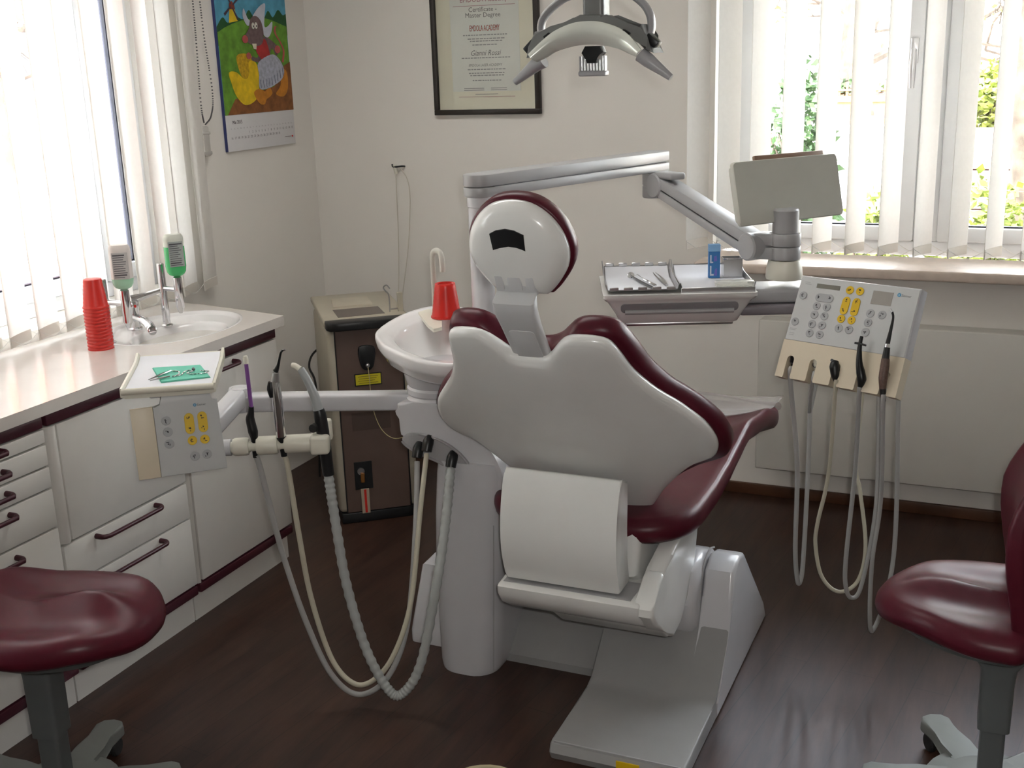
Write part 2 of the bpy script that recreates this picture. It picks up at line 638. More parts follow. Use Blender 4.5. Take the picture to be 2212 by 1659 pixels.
def added_fill_light(label, x, y):  # unseen glowing ceiling panel, added and placed to brighten the room
    t = thing('added_fill_light', label, 'added fill light', (x, y, HC-0.05), 'added ceiling fill panels')
    part('frame', MB().prism([(-0.64, -0.17), (0.64, -0.17), (0.64, 0.17), (-0.64, 0.17)], 0.05, Matrix.Translation((x, y, HC-0.05)), 0.004,
                             holes=[[(-0.61, -0.14), (-0.61, 0.14), (0.61, 0.14), (0.61, -0.14)]]), FRAME, t)
    part('diffuser', MB().box2((x-0.61, y-0.14, HC-0.04), (x+0.61, y+0.14, HC-0.03)), mat('fill_light_glow', (0.9, 0.9, 0.88), 0.6, emit=(1.0, 0.97, 0.93, 3.5)), t)
added_fill_light('added fill light panel, unseen on the ceiling above the washbasin corner', -1.75, 2.95)
added_fill_light('added fill light panel, unseen on the ceiling farthest from the windows', 1.0, -0.6)

def window(name, label, axis_m, u0, u1, z0, z1, posts, handle_u, handle_side):
    """axis_m maps (u along wall, z up, out of room) to world. posts: list of (u0,u1) solid bands between panes"""
    w = tag(bpy.data.objects.new(name, None), label, None, None, 'structure')
    COL.objects.link(w)
    fr = 0.055
    f = MB()
    for a, b, c, d in ((u0, u0+fr, z0, z1), (u1-fr, u1, z0, z1), (u0+fr, u1-fr, z0, z0+fr), (u0+fr, u1-fr, z1-fr, z1)):
        f.box2((a, c, 0), (b, d, 0.07), 0.006, 2, axis_m)
    part('window_frame', f, FRAME, w)
    edges = [u0+fr] + [x for p in posts for x in p] + [u1-fr]
    for i in range(0, len(edges), 2):
        a, b = edges[i], edges[i+1]
        s = 0.055
        sash = MB()
        for q in ((a, a+s, z0+fr, z1-fr), (b-s, b, z0+fr, z1-fr), (a+s, b-s, z0+fr, z0+fr+s), (a+s, b-s, z1-fr-s, z1-fr)):
            sash.box2((q[0], q[2], -0.018), (q[1], q[3], 0.05), 0.008, 2, axis_m)
        sa = part('sash', sash, FRAME, w)
        g = MB()
        t = 0.005
        for q in ((a+s, a+s+t, z0+fr+s, z1-fr-s), (b-s-t, b-s, z0+fr+s, z1-fr-s), (a+s, b-s, z0+fr+s, z0+fr+s+t), (a+s, b-s, z1-fr-s-t, z1-fr-s)):
            g.box2((q[0], q[2], 0.004), (q[1], q[3], 0.03), 0, 1, axis_m)
        part('gasket', g, GASKET, sa)
        part('pane', MB().box2((a+s, z0+fr+s, 0.014), (b-s, z1-fr-s, 0.018), 0, 1, axis_m), PANE, sa)
    for a, b in posts:
        part('mullion', MB().box2((a, z0+fr, 0.0), (b, z1-fr, 0.07), 0.004, 2, axis_m), FRAME, w)
    zh = 1.70
    h = MB()
    h.box2((handle_u-0.014, zh-0.045, -0.032), (handle_u+0.014, zh+0.045, -0.018), 0.004, 2, axis_m)
    h.tube([axis_m @ V(handle_u, zh, -0.03), axis_m @ V(handle_u, zh, -0.06)], 0.009, 10)
    h.tube([axis_m @ V(handle_u, zh+0.004, -0.062), axis_m @ V(handle_u, zh-0.06, -0.066), axis_m @ V(handle_u, zh-0.13, -0.064)], [0.010, 0.012, 0.009], 10, 4, squash=(1, 0.7))
    part('handle', h, STEEL if handle_side else STEELD, w)
    return w
window('window_1', 'white framed window in the back wall with a lever handle', frame((0, 4.57, 0), (1, 0, 0), (0, 0, 1), (0, 1, 0)),
       WB[0], WB[1], WB[2], WB[3], [(-0.375, -0.29), (0.55, 0.63)], -0.405, True)
window('window_2', 'wide white framed window over the worktop', frame((-3.02, 0, 0), (0, 1, 0), (0, 0, 1), (-1, 0, 0)),
       WL[0], WL[1], WL[2], WL[3], [(1.62, 1.70), (3.12, 3.20)], 3.22, False)

# ------------------------------------------------------------------ vertical blinds
def slat_mesh(z0, z1):
    """one fabric slat, local x along its width, slightly bowed"""
    mb = MB()
    w, t, n = 0.127, 0.0009, 8
    ring = []
    for i in range(n+1):
        u = i/n*2-1
        ring.append((u*w/2, 0.005*(1-u*u)))
    outl = [(x, y+t) for x, y in ring] + [(x, y-t) for x, y in reversed(ring)]
    mb.loft([[(x, y, z) for x, y in outl] for z in (z0, z0+0.5, z1)])
    return mb
def weight_mesh(z0):
    mb = MB()
    w, t, n = 0.123, 0.0024, 8
    ring = [((i/n*2-1)*w/2, 0.005*(1-(i/n*2-1)**2)) for i in range(n+1)]
    outl = [(x, y+t) for x, y in ring] + [(x, y-t) for x, y in reversed(ring)]
    mb.loft([[(x, y, z) for x, y in outl] for z in (z0+0.001, z0+0.034)])
    return mb

WEIGHT = mat('blind_weight_pocket', (0.70, 0.66, 0.60), 0.8, vary=0.03)
CHAINW = mat('bead_chain_white', (0.75, 0.74, 0.70), 0.4)

def blind(name, label, spots, ang, z0, rail):
    t = thing(name, label, 'blind', (spots[0][0], spots[0][1], z0))
    sm = slat_mesh(0.0, 2.36-z0).mesh('slat', V(0, 0, 0))
    sm.materials.append(SLAT)
    wm = weight_mesh(0.0).mesh('bottom_weight', V(0, 0, 0))
    wm.materials.append(WEIGHT)
    base = Vector(t.location)
    ends = []
    for k, (x, y) in enumerate(spots):
        a = ang + random.uniform(-3, 3)
        s = bpy.data.objects.new('slat', sm)
        COL.objects.link(s)
        s.parent = t
        s.location = Vector((x, y, z0))-base
        s.rotation_euler = (0, 0, math.radians(a))
        b = bpy.data.objects.new('bottom_weight', wm)
        COL.objects.link(b)
        b.parent = s
        d = Vector((math.cos(math.radians(a)), math.sin(math.radians(a)), 0))*0.06
        ends.append((Vector((x, y, z0+0.03))-d, Vector((x, y, z0+0.03))+d))
    for k in range(len(spots)-1):
        for e in (0, 1):
            p, q = ends[k][e], ends[k+1][e]
            mid = (p+q)/2-V(0, 0, 0.028)
            part('bead_chain', MB().tube(catmull([p, p*0.7+q*0.3-V(0, 0, 0.021), mid, p*0.3+q*0.7-V(0, 0, 0.021), q], 3), 0.0011, 5), CHAINW, t)
    a, b = rail
    part('headrail', MB().box2((min(a[0], b[0])-0.02, min(a[1], b[1])-0.02, 2.36), (max(a[0], b[0])+0.02, max(a[1], b[1])+0.02, 2.40), 0.004), FRAME, t)
    return t

xs = [-1.135+0.1165*k for k in range(19)]
blind('vertical_blind', 'cream vertical slat blind hanging before the window above the radiator',
      [(x, 4.312) for x in xs], 66, 1.0, ((xs[0]-0.05, 4.312), (xs[-1]+0.05, 4.312)))
ys = [1.29+0.117*k for k in range(20)]
lb = blind('vertical_blind', 'cream vertical slat blind hanging over the worktop by the sink',
           [(-2.812, y) for y in ys], 107, 0.915, ((-2.812, ys[0]-0.05), (-2.812, ys[-1]+0.05)))
# control chain with its weight at the end of the left blind
ch = MB()
for s, pts in enumerate(([(-2.842, 3.615, 2.36), (-2.842, 3.612, 1.9), (-2.842, 3.60, 1.6), (-2.842, 3.607, 1.52)],
                         [(-2.842, 3.655, 2.36), (-2.842, 3.655, 1.9), (-2.842, 3.675, 1.64), (-2.842, 3.655, 1.55), (-2.842, 3.612, 1.515)])):
    c = catmull(pts, 14)
    for i in range(len(c)-1):
        a, b = c[i], c[i+1]
        n = max(1, int((b-a).length/0.0085))
        for j in range(n):
            p = a.lerp(b, j/n)
            ch.box((0.0042, 0.0042, 0.0042), Matrix.Translation(p))
part('control_chain', ch, STEELD, lb, 'beaded metal control chain')
cw = MB()
cw.box2((-2.853, 3.585, 1.40), (-2.833, 3.622, 1.51), 0.005, 2)
cw.box2((-2.855, 3.58, 1.405), (-2.831, 3.627, 1.418), 0.003)
cw.box2((-2.855, 3.58, 1.48), (-2.831, 3.627, 1.49), 0.003)
part('chain_weight', cw, mat('weight_grey', (0.52, 0.50, 0.47), 0.4), lb, 'grey plastic chain weight')

# ================================================================== outside
PAVE = mat('outside_paving', (0.62, 0.60, 0.57), 0.9, vary=0.12, scale=2)
BRICKM = mat('orange_brick', (0.36, 0.10, 0.05), 0.85, vary=0.25, scale=6)
RENDERW = mat('white_render', (0.80, 0.78, 0.74), 0.9, vary=0.04)
TERRA = mat('terracotta', (0.40, 0.13, 0.06), 0.8, vary=0.12, scale=20)
BARK = mat('bark', (0.085, 0.065, 0.05), 0.95, vary=0.4, scale=14, bump=0.8)
LEAFY = mat('yellow_green_leaf', (0.17, 0.21, 0.035), 0.6, vary=0.35, scale=9)
LEAFD = mat('dark_green_leaf', (0.045, 0.085, 0.03), 0.6, vary=0.4, scale=9)
BLOCK = mat('pink_block', (0.40, 0.24, 0.21), 0.9, vary=0.1, scale=10)
DARKW = mat('dark_window', (0.06, 0.065, 0.075), 0.5)

struct('ground', MB().box2((-30, -12, -0.7), (20, 34, -0.3)), PAVE, label='pale paving outside the windows')

def leaves(c, r, n, size, seed, shape=1.0):
    rnd = random.Random(seed)
    mb = MB()
    vs, fs = [], []
    for i in range(n):
        while True:
            p = Vector((rnd.uniform(-1, 1), rnd.uniform(-1, 1), rnd.uniform(-1, 1)))
            if 0.25 < p.length < 1:
                break
        if shape < 1:
            k = 1-(1-shape)*(p.z+1)/2
            p = Vector((p.x*k, p.y*k, p.z))
        q = Vector((c[0]+p.x*r[0], c[1]+p.y*r[1], c[2]+p.z*r[2]))
        a = Vector((rnd.uniform(-1, 1), rnd.uniform(-1, 1), rnd.uniform(-0.6, 0.6))).normalized()
        b = a.cross(Vector((rnd.uniform(-1, 1), rnd.uniform(-1, 1), rnd.uniform(-1, 1)))).normalized()
        s = size*rnd.uniform(0.6, 1.3)
        k = len(vs)
        vs += [q, q+a*s*0.5+b*s*0.28, q+a*s, q+a*s*0.5-b*s*0.28]
        fs.append((k, k+1, k+2, k+3))
    mb._add(vs, fs)
    return mb

def shrub(label, c, r, n, size, seed, m, shape=1.0, name='leafy_shrub', zg=-0.3):
    t = thing(name, label, 'shrub', (c[0], c[1], zg))
    f = part('foliage', leaves(c, r, n, size, seed, shape), m, t)
    f['kind'] = 'stuff'
    st = MB()
    rnd = random.Random(seed)
    for i in range(5):
        st.tube([(c[0]+rnd.uniform(-.05, .05), c[1]+rnd.uniform(-.05, .05), zg), (c[0]+rnd.uniform(-.3, .3)*r[0], c[1]+rnd.uniform(-.3, .3)*r[1], c[2]-0.3*r[2]),
                 (c[0]+rnd.uniform(-.7, .7)*r[0], c[1]+rnd.uniform(-.7, .7)*r[1], c[2]+0.5*r[2])], [0.02, 0.014, 0.005], 6)
    part('stem', st, BARK, t)
    return t

def tree(label, x, y, h, r0, seed, spread, zb, leafmat=None, nleaf=0):
    rnd = random.Random(seed)
    t = thing('tree', label, 'tree', (x, y, -0.3))
    tr = MB()
    tr.tube([(x, y, -0.3), (x+0.03, y, zb*0.5), (x-0.02, y+0.02, zb), (x+0.03, y, h*0.7), (x, y, h)], [r0*1.25, r0, r0*1.05, r0*0.6, r0*0.2], 10, 4)
    part('trunk', tr, BARK, t)
    br = MB()
    tips = []
    def grow(p, d, ln, r, lev):
        q = p+d*ln
        mid = (p+q)/2+Vector((rnd.uniform(-1, 1), rnd.uniform(-1, 1), rnd.uniform(-1, 1)))*ln*0.12
        br.tube([p, mid, q], [r, r*0.8, r*0.55], 5)
        tips.append(q)
        if lev:
            for k in range(3 if lev > 1 else 4):
                d2 = (d+Vector((rnd.uniform(-1, 1), rnd.uniform(-1, 1), rnd.uniform(-0.8, 0.8)))*0.85).normalized()
                grow(p.lerp(q, rnd.uniform(0.45, 1)), d2, ln*rnd.uniform(0.5, 0.75), r*0.55, lev-1)
    for k in range(9):
        a = 2*PI*k/9+rnd.uniform(-.3, .3)
        grow(Vector((x, y, zb+(h-zb)*k/10)), Vector((math.cos(a), math.sin(a), rnd.uniform(-0.25, 0.35))).normalized(), spread*rnd.uniform(0.35, 0.6), r0*0.34, 3)
    b = part('branches', br, BARK, t)
    b['kind'] = 'stuff'
    if nleaf:
        vs, fs = [], []
        mb = MB()
        for i in range(nleaf):
            q = rnd.choice(tips)+Vector((rnd.uniform(-1, 1), rnd.uniform(-1, 1), rnd.uniform(-1, 1)))*0.12
            a = Vector((rnd.uniform(-1, 1), rnd.uniform(-1, 1), rnd.uniform(-1, 1))).normalized()
            c = a.cross(Vector((rnd.uniform(-1, 1), rnd.uniform(-1, 1), rnd.uniform(-1, 1)))).normalized()
            s = rnd.uniform(0.03, 0.07)
            k = len(vs)
            vs += [q, q+a*s*0.5+c*s*0.3, q+a*s, q+a*s*0.5-c*s*0.3]
            fs.append((k, k+1, k+2, k+3))
        mb._add(vs, fs)
        f = part('foliage', mb, leafmat, t)
        f['kind'] = 'stuff'
    return t

tree('bare branching tree behind the terracotta planters', -1.3, 9.6, 4.2, 0.11, 3, 1.7, 1.25, LEAFY, 900)
tree('rough dark tree trunk near the right edge of the window view', 0.02, 7.0, 3.6, 0.13, 11, 1.0, 1.75, LEAFY, 700)
tree('bare tree before the orange brick house', -7.6, 7.6, 4.0, 0.09, 5, 1.9, 1.0)
shrub('dark conifer bush left of the terracotta planters', (-1.3, 7.4, 0.75), (0.26, 0.3, 0.95), 2600, 0.07, 21, LEAFD, 0.75)
shrub('yellow-green shrub right of the raised viewer panel', (-0.74, 6.5, 0.45), (0.20, 0.22, 0.55), 1500, 0.07, 22, LEAFY)
shrub('large yellow-green shrub at the foot of the tree trunk', (-0.18, 6.45, 0.42), (0.30, 0.25, 0.68), 2600, 0.07, 23, LEAFY)
shrub('yellow-green bush hanging over the pink block wall', (-0.22, 8.62, 1.35), (0.28, 0.2, 0.26), 1200, 0.07, 24, LEAFY)
shrub('tall light green bush beyond the block wall', (0.35, 9.9, 2.0), (0.34, 0.3, 0.8), 1800, 0.08, 25, LEAFY)

t = thing('garden_wall', 'white rendered low garden wall carrying the planters', 'wall', (-1.0, 8.2, -0.3))
part('wall_body', MB().box2((-1.42, 8.0, -0.3), (-0.55, 8.35, 1.17), 0.01), RENDERW, t)
part('coping', MB().box2((-1.45, 7.97, 1.17), (-0.52, 8.38, 1.22), 0.008), RENDERW, t)
t = thing('block_wall', 'low pink block wall with shrubs around it', 'wall', (-0.1, 8.1, -0.3))
blk = None
for r in range(6):
    for k in range(5):
        x = -0.5+0.33*k
        z = -0.3+r*0.25
        if blk is None:
            blk = part('block', MB().box2((x, 7.95, z), (x+0.322, 8.2, z+0.242), 0.008, 1), BLOCK, t)
        else:
            share('block', blk, t, (0.33*k, 0, r*0.25))
def planter(x, label):
    t = thing('planter_box', label, 'planter', (x, 8.17, 1.22), 'terracotta planters on the garden wall')
    p = MB()
    p.loft([[(x+sx*a, 8.17+sy*b, z) for sx, sy in ((-1, -1), (1, -1), (1, 1), (-1, 1))] for a, b, z in ((0.10, 0.075, 1.22), (0.125, 0.09, 1.37), (0.135, 0.10, 1.37), (0.135, 0.10, 1.41), (0.118, 0.083, 1.41), (0.115, 0.08, 1.38))])
    part('pot', p, TERRA, t)
    first = None
    for k in range(5):
        q = share('picket', first, t, (0.05*k, 0, 0)) if first else part('picket', MB().box2((x-0.108, 8.09, 1.36), (x-0.092, 8.098, 1.50), 0.003, 1), TERRA, t)
        first = first or q
    part('picket_rail', MB().box2((x-0.12, 8.085, 1.44), (x+0.12, 8.09, 1.452)), TERRA, t)
    f = part('foliage', leaves((x, 8.17, 1.46), (0.1, 0.06, 0.05), 90, 0.05, int(x*100) % 97), LEAFD, t)
    f['kind'] = 'stuff'
planter(-1.13, 'terracotta planter with a picket edging, left one on the garden wall')
planter(-0.84, 'terracotta planter with a picket edging, right one on the garden wall')

def building(label, lo, hi, m, wins, axis):
    t = thing('house', label, 'building', ((lo[0]+hi[0])/2, (lo[1]+hi[1])/2, lo[2]))
    part('walls', MB().box2(lo, hi), m, t)
    part('roof', MB().box2((lo[0]-0.3, lo[1]-0.3, hi[2]), (hi[0]+0.3, hi[1]+0.3, hi[2]+0.25), 0.03), mat('roof_tile', (0.25, 0.09, 0.06), 0.8, vary=0.2), t)
    for a, b, z0, z1 in wins:
        if axis == 'y':
            w = part('window', MB().box2((a, lo[1]-0.05, z0), (b, lo[1]+0.02, z1), 0.01), RENDERW, t)
            part('pane', MB().box2((a+0.07, lo[1]-0.06, z0+0.07), (b-0.07, lo[1]-0.04, z1-0.07)), DARKW, w)
        else:
            w = part('window', MB().box2((hi[0]-0.02, a, z0), (hi[0]+0.05, b, z1), 0.01), RENDERW, t)
            part('pane', MB().box2((hi[0]+0.04, a+0.07, z0+0.07), (hi[0]+0.06, b-0.07, z1-0.07)), DARKW, w)
building('pale house with dark openings behind the garden wall', (-6.5, 13.0, -0.3), (6.0, 18.0, 5.0), RENDERW,
         [(-1.75, -0.85, -0.2, 1.75), (-0.62, -0.30, 0.85, 1.5), (0.6, 1.6, 1.0, 2.3), (-4.2, -3.2, 1.0, 2.3)], 'y')
building('orange brick house across the street on the left', (-16, 4.0, -0.3), (-10.5, 16.0, 6.0), BRICKM,
         [(9.9, 10.7, 0.6, 2.3), (7.6, 8.4, 0.9, 2.2), (12.0, 12.9, 0.7, 2.3)], 'x')

# a parked car outside the left window
def car():
    x, y = -6.0, 5.2
    t = thing('parked_car', 'silver car parked outside the left window', 'car', (x, y, -0.3))
    SIL = mat('car_paint', (0.55, 0.58, 0.60), 0.2, vary=0.02, coat=0.6)
    prof = [(-2.0, 0.25), (-2.05, 0.55), (-1.9, 0.78), (-1.0, 0.88), (1.75, 0.88), (2.0, 0.75), (2.02, 0.3), (1.9, 0.22), (-1.9, 0.22)]
    m = frame((x-0.8, y, -0.3), (0, 1, 0), (0, 0, 1), (1, 0, 0))
    part('body', MB().prism(prof, 1.6, m, 0.06, 3), SIL, t)
    cab = [(-1.1, 0.87), (-0.45, 1.33), (0.9, 1.36), (1.5, 0.87)]
    c = part('cabin', MB().prism(cab, 1.44, frame((x-0.72, y, -0.3), (0, 1, 0), (0, 0, 1), (1, 0, 0)), 0.05, 3), SIL, t)
    part('side_window', MB().prism([(-0.9, 0.92), (-0.4, 1.27), (0.83, 1.29), (1.25, 0.92)], 0.012, frame((x+0.715, y, -0.3), (0, 1, 0), (0, 0, 1), (1, 0, 0))), DARKW, c)
    ws = MB()
    ws.loft([[(x-0.62, y-1.04, 0.63), (x+0.62, y-1.04, 0.63), (x+0.58, y-0.5, 0.99), (x-0.58, y-0.5, 0.99)],
             [(x-0.62, y-1.07, 0.65), (x+0.62, y-1.07, 0.65), (x+0.58, y-0.53, 1.01), (x-0.58, y-0.53, 1.01)]])
    part('windscreen', ws, DARKW, c)
    for dy in (-1.3, 1.3):
        for dx in (-0.74, 0.74):
            part('wheel', MB().lathe([(0.16, -0.09), (0.29, -0.09), (0.31, -0.05), (0.31, 0.05), (0.29, 0.09), (0.16, 0.09)], Matrix.Translation((x+dx, y+dy, 0.01)) @ Matrix.Rotation(PI/2, 4, 'Y'), 20), BLACKR, t)
car()

# ================================================================== cabinets along the left wall
XF = -2.32
def bar_handle(p0, p1, out, r=0.0065):
    """bar handle between two fixing points; out = direction off the front"""
    p0, p1, out = Vector(p0), Vector(p1), Vector(out)
    d = (p1-p0).normalized()
    mb = MB()
    mb.tube([p0, p0+out*0.022, p0+out*0.034+d*0.012, p0+out*0.036+d*0.035, p1+out*0.036-d*0.035, p1+out*0.034-d*0.012, p1+out*0.022, p1], [r*1.25, r*1.15, r, r, r, r, r*1.15, r*1.25], 10, 3)
    return mb

def cabinet(label, y0, y1, fronts, handles):
    t = thing('base_cabinet', label, 'cabinet', (-2.6, (y0+y1)/2, 0))
    part('body', MB().box2((-2.86, y0+0.002, 0.10), (XF-0.022, y1-0.002, 0.858), 0.002), CABW, t)
    part('toe_kick', MB().box2((-2.80, y0+0.001, 0.0), (XF-0.03, y1-0.001, 0.10)), CABW, t)
    part('trim_strip', MB().box2((XF-0.03, y0+0.004, 0.822), (XF+0.002, y1-0.004, 0.857), 0.005), MAROON_TRIM, t, 'dark maroon strip under the worktop')
    part('trim_strip', MB().box2((XF-0.03, y0+0.004, 0.101), (XF+0.002, y1-0.004, 0.132), 0.005), MAROON_TRIM, t, 'dark maroon strip above the plinth')
    for k, (kind, a, b, z0, z1) in enumerate(fronts):
        d = part(kind, MB().box2((XF-0.021, a+0.0025, z0+0.0025), (XF, b-0.0025, z1-0.0025), 0.003, 2), CABW, t)
        h = handles[k]
        if h:
            part('handle', bar_handle((XF, h[0], h[2]), (XF, h[1], h[2]), (1, 0, 0)), MAROON_TRIM, d, 'maroon bar handle')
    return t
zs = [0.82, 0.778, 0.716, 0.654, 0.542, 0.135]
cabinet('white base cabinet with five shallow drawers behind the left stool', 1.50, 2.158,
        [('drawer', 1.50, 2.158, zs[i+1], zs[i]) for i in range(5)],
        [(1.66, 2.005, z) for z in (0.807, 0.751, 0.692, 0.634, 0.515)])
cb = cabinet('white base cabinet with a door over two drawers under the small swivel tray', 2.162, 2.682,
             [('door', 2.198, 2.682, 0.482, 0.82), ('drawer', 2.162, 2.682, 0.362, 0.480), ('drawer', 2.162, 2.682, 0.135, 0.362)],
             [None, (2.285, 2.532, 0.462), (2.29, 2.536, 0.345)])
part('edge_post', MB().prism([(0, 0), (0.022, 0.004), (0.030, 0.014), (0.030, 0.024), (0.022, 0.034), (0, 0.036)], 0.335, frame((-2.344, 2.162, 0.484), (1, 0, 0), (0, 1, 0), (0, 0, 1)), 0.002), CABW, cb)
cc = cabinet('white sink cabinet with one tall door at the end of the row', 2.686, 3.215,
             [('door', 2.705, 3.215, 0.135, 0.82)], [(2.72, 2.968, 0.80)])
part('edge_post', MB().prism([(0, 0), (0.018, 0.003), (0.024, 0.010), (0.018, 0.018), (0, 0.019)], 0.69, frame((-2.344, 2.686, 0.132), (1, 0, 0), (0, 1, 0), (0, 0, 1)), 0.002), CABW, cc)

# ------------------------------------------------------------------ worktop and basin
BC, BRX, BRY = (-2.565, 2.985), 0.205, 0.265
hole = ellipse(BRX, BRY, 40, BC)
wt = MB().prism([(-2.298, 1.48), (-2.298, 3.238), (-2.72, 3.322), (-2.866, 3.33), (-2.866, 1.48)], 0.034, Matrix.Translation((0, 0, 0.861)), holes=[list(reversed(hole))])
solo('worktop', wt, COUNTER, 'cream worktop with rounded front edge running under the left blind', 'worktop', (-2.58, 2.4, 0.861))

def basin():
    t = thing('washbasin', 'oval white washbasin sunk into the worktop end', 'sink', (BC[0], BC[1], 0.74))
    bc2 = (-2.505, 2.945)
    rings = []
    for k, (s, z) in enumerate(((1.0, 0.8952), (0.985, 0.8965), (0.955, 0.8955), (0.93, 0.887), (0.90, 0.884))):
        rings.append([(BC[0]+(x-BC[0])*s, BC[1]+(y-BC[1])*s, z) for x, y in hole])
    for s, z in ((0.79, 0.8845), (0.76, 0.882), (0.73, 0.872), (0.66, 0.835), (0.54, 0.79), (0.38, 0.765), (0.12, 0.757), (0.05, 0.756)):
        f = min(1, (0.92-s)*7)
        c = (BC[0]+(bc2[0]-BC[0])*f, BC[1]+(bc2[1]-BC[1])*f)
        rings.append([(c[0]+(x-BC[0])*s*0.86, c[1]+(y-BC[1])*s*0.90, z) for x, y in hole])
    part('bowl', MB().loft(rings, False, True), CERAMIC, t, angle=60)
    part('drain', MB().lathe([(0.001, 0.759), (0.02, 0.7595), (0.024, 0.757)], Matrix.Translation((bc2[0], bc2[1], 0)), 16), CHROME, t)
basin()

def faucet():
    t = thing('tap_mixer', 'chrome single-lever mixer tap at the washbasin between the soap dispensers', 'tap', (-2.70, 2.955, 0.884))
    b = MB()
    b.lathe([(0.026, 0.884), (0.026, 0.89), (0.021, 0.895), (0.020, 0.955), (0.022, 0.96), (0.022, 0.975), (0.018, 0.985), (0.002, 0.988)], Matrix.Translation((-2.70, 2.955, 0)), 20)
    part('body', b, CHROME, t)
    rings = []
    for (x, y, z, w, h) in ((-2.70, 2.955, 0.925, 0.018, 0.014), (-2.66, 2.935, 0.93, 0.018, 0.011), (-2.62, 2.913, 0.93, 0.017, 0.010), (-2.585, 2.895, 0.922, 0.016, 0.010), (-2.565, 2.885, 0.908, 0.015, 0.012), (-2.562, 2.883, 0.900, 0.013, 0.010)):
        d = Vector((0.87, -0.5, 0))
        s = Vector((0.5, 0.87, 0))
        rings.append([Vector((x, y, z))+s*w*math.cos(2*PI*j/12)+Vector((0, 0, 1))*h*math.sin(2*PI*j/12) for j in range(12)])
    part('spout', MB().loft(rings), CHROME, t)
    l = MB()
    l.tube([(-2.70, 2.955, 0.985), (-2.67, 2.99, 0.995), (-2.63, 3.03, 1.01)], [0.012, 0.008, 0.006], 8, 3, squash=(1.3, 0.7))
    part('lever', l, CHROME, t)
    part('temperature_dot', MB().lathe([(0.001, 0.0), (0.005, 0.0), (0.005, 0.002)], Matrix.Translation((-2.6795, 2.945, 0.967)) @ Matrix.Rotation(PI/2, 4, 'Y'), 10), RED, t)
faucet()

LIQ = mat('green_soap', (0.10, 0.62, 0.22), 0.2, vary=0.05, trans=0.25)
LIQP = mat('pale_green_soap', (0.42, 0.72, 0.52), 0.2, vary=0.05, trans=0.25)
BOTTLE = mat('frosted_bottle', (0.70, 0.72, 0.64), 0.35, vary=0.02, trans=0.25)
BOTTLEW = mat('frosted_white_bottle', (0.74, 0.68, 0.64), 0.4, vary=0.02, trans=0.12)
LABELG = mat('printed_label', (0.52, 0.51, 0.50), 0.6, vary=0.03)
LABELD = mat('printed_label_grey', (0.36, 0.40, 0.38), 0.6, vary=0.03)

def dispenser(label, bx, by, bc, zb, zt, level, liq, glassm, labm, rod_top, facing):
    """stand rod on the worktop, bridge, pump tube and an upside-down bottle"""
    t = thing('soap_dispenser', label, 'dispenser', (bx, by, 0.884))
    st = MB()
    st.lathe([(0.020, 0.884), (0.020, 0.888), (0.013, 0.892), (0.0125, rod_top), (0.010, rod_top+0.003), (0.001, rod_top+0.003)], Matrix.Translation((bx, by, 0)), 16)
    part('stand', st, CHROME, t)
    zc = zb-0.045
    part('bridge', MB().tube([(bx, by, zc), (bc[0], bc[1], zc)], 0.009, 12), CHROME, t)
    part('pump_tube', MB().lathe([(0.006, zb-0.125), (0.012, zb-0.11), (0.0145, zb-0.105), (0.0145, zb-0.004), (0.010, zb)], Matrix.Translation((bc[0], bc[1], 0)), 16), CHROME, t)
    fd = Vector((facing[0], facing[1], 0)).normalized()
    sd = Vector((-fd.y, fd.x, 0))
    m = frame((bc[0], bc[1], 0), sd, fd, (0, 0, 1))
    def ring(w, d, z, r=0.02):
        return [m @ Vector((x, y, z)) for x, y in rrect(w, d, min(r, w/2-0.001, d/2-0.001), 5)]
    W, D = 0.066, 0.046
    def prof(lo, hi, e):
        zs2 = [(0.35, zb), (0.72, zb+0.006), (0.92, zb+0.016), (1.0, zb+0.034)]
        top = [(1.0, zt-0.016), (0.94, zt-0.006), (0.8, zt), (0.3, zt+0.0005)]
        full = zs2+top
        out = [(s, z) for s, z in full if lo-1e-6 <= z <= hi+1e-6]
        if lo > zb+0.034:
            out = [(1.0, lo)]+out
        if hi < zt-0.016:
            out = out+[(1.0, hi)]
        return [ring(W*s+e, D*s+e, z, 0.02*s) for s, z in out]
    b = part('bottle', MB().loft(prof(level, zt, 0)), glassm, t)
    part('soap_fill', MB().loft(prof(zb, level, 0.0)), liq, b)
    lz0, lz1 = zb+0.035, zt-0.022
    lab = part('label_sheet', MB().box((0.048, 0.0012, lz1-lz0), m, 0, 1, (0, D/2+0.0012, (lz0+lz1)/2)), labm, b)
    ln = MB()
    n = 11
    for k in range(n):
        zz = lz1-0.008-(lz1-lz0-0.014)*k/(n-1)
        w = random.uniform(0.026, 0.042)
        ln.box((w, 0.0006, 0.0022 if k not in (0, 9) else 0.0045), m, 0, 1, (-(0.042-w)/2, D/2+0.0021, zz))
    part('printed_lines', ln, mat('label_print', (0.10, 0.10, 0.11), 0.7), lab)
    return t
dispenser('soap dispenser with a nearly empty white bottle beside the stacked red cups', -2.645, 2.775, (-2.565, 2.78), 1.062, 1.202, 1.097, LIQP, BOTTLEW, LABELG, 1.088, (0.62, -0.78))
dispenser('soap dispenser with a bright green bottle at the far side of the washbasin', -2.632, 3.035, (-2.562, 3.03), 1.058, 1.198, 1.158, LIQ, BOTTLE, LABELD, 1.095, (0.80, -0.6))

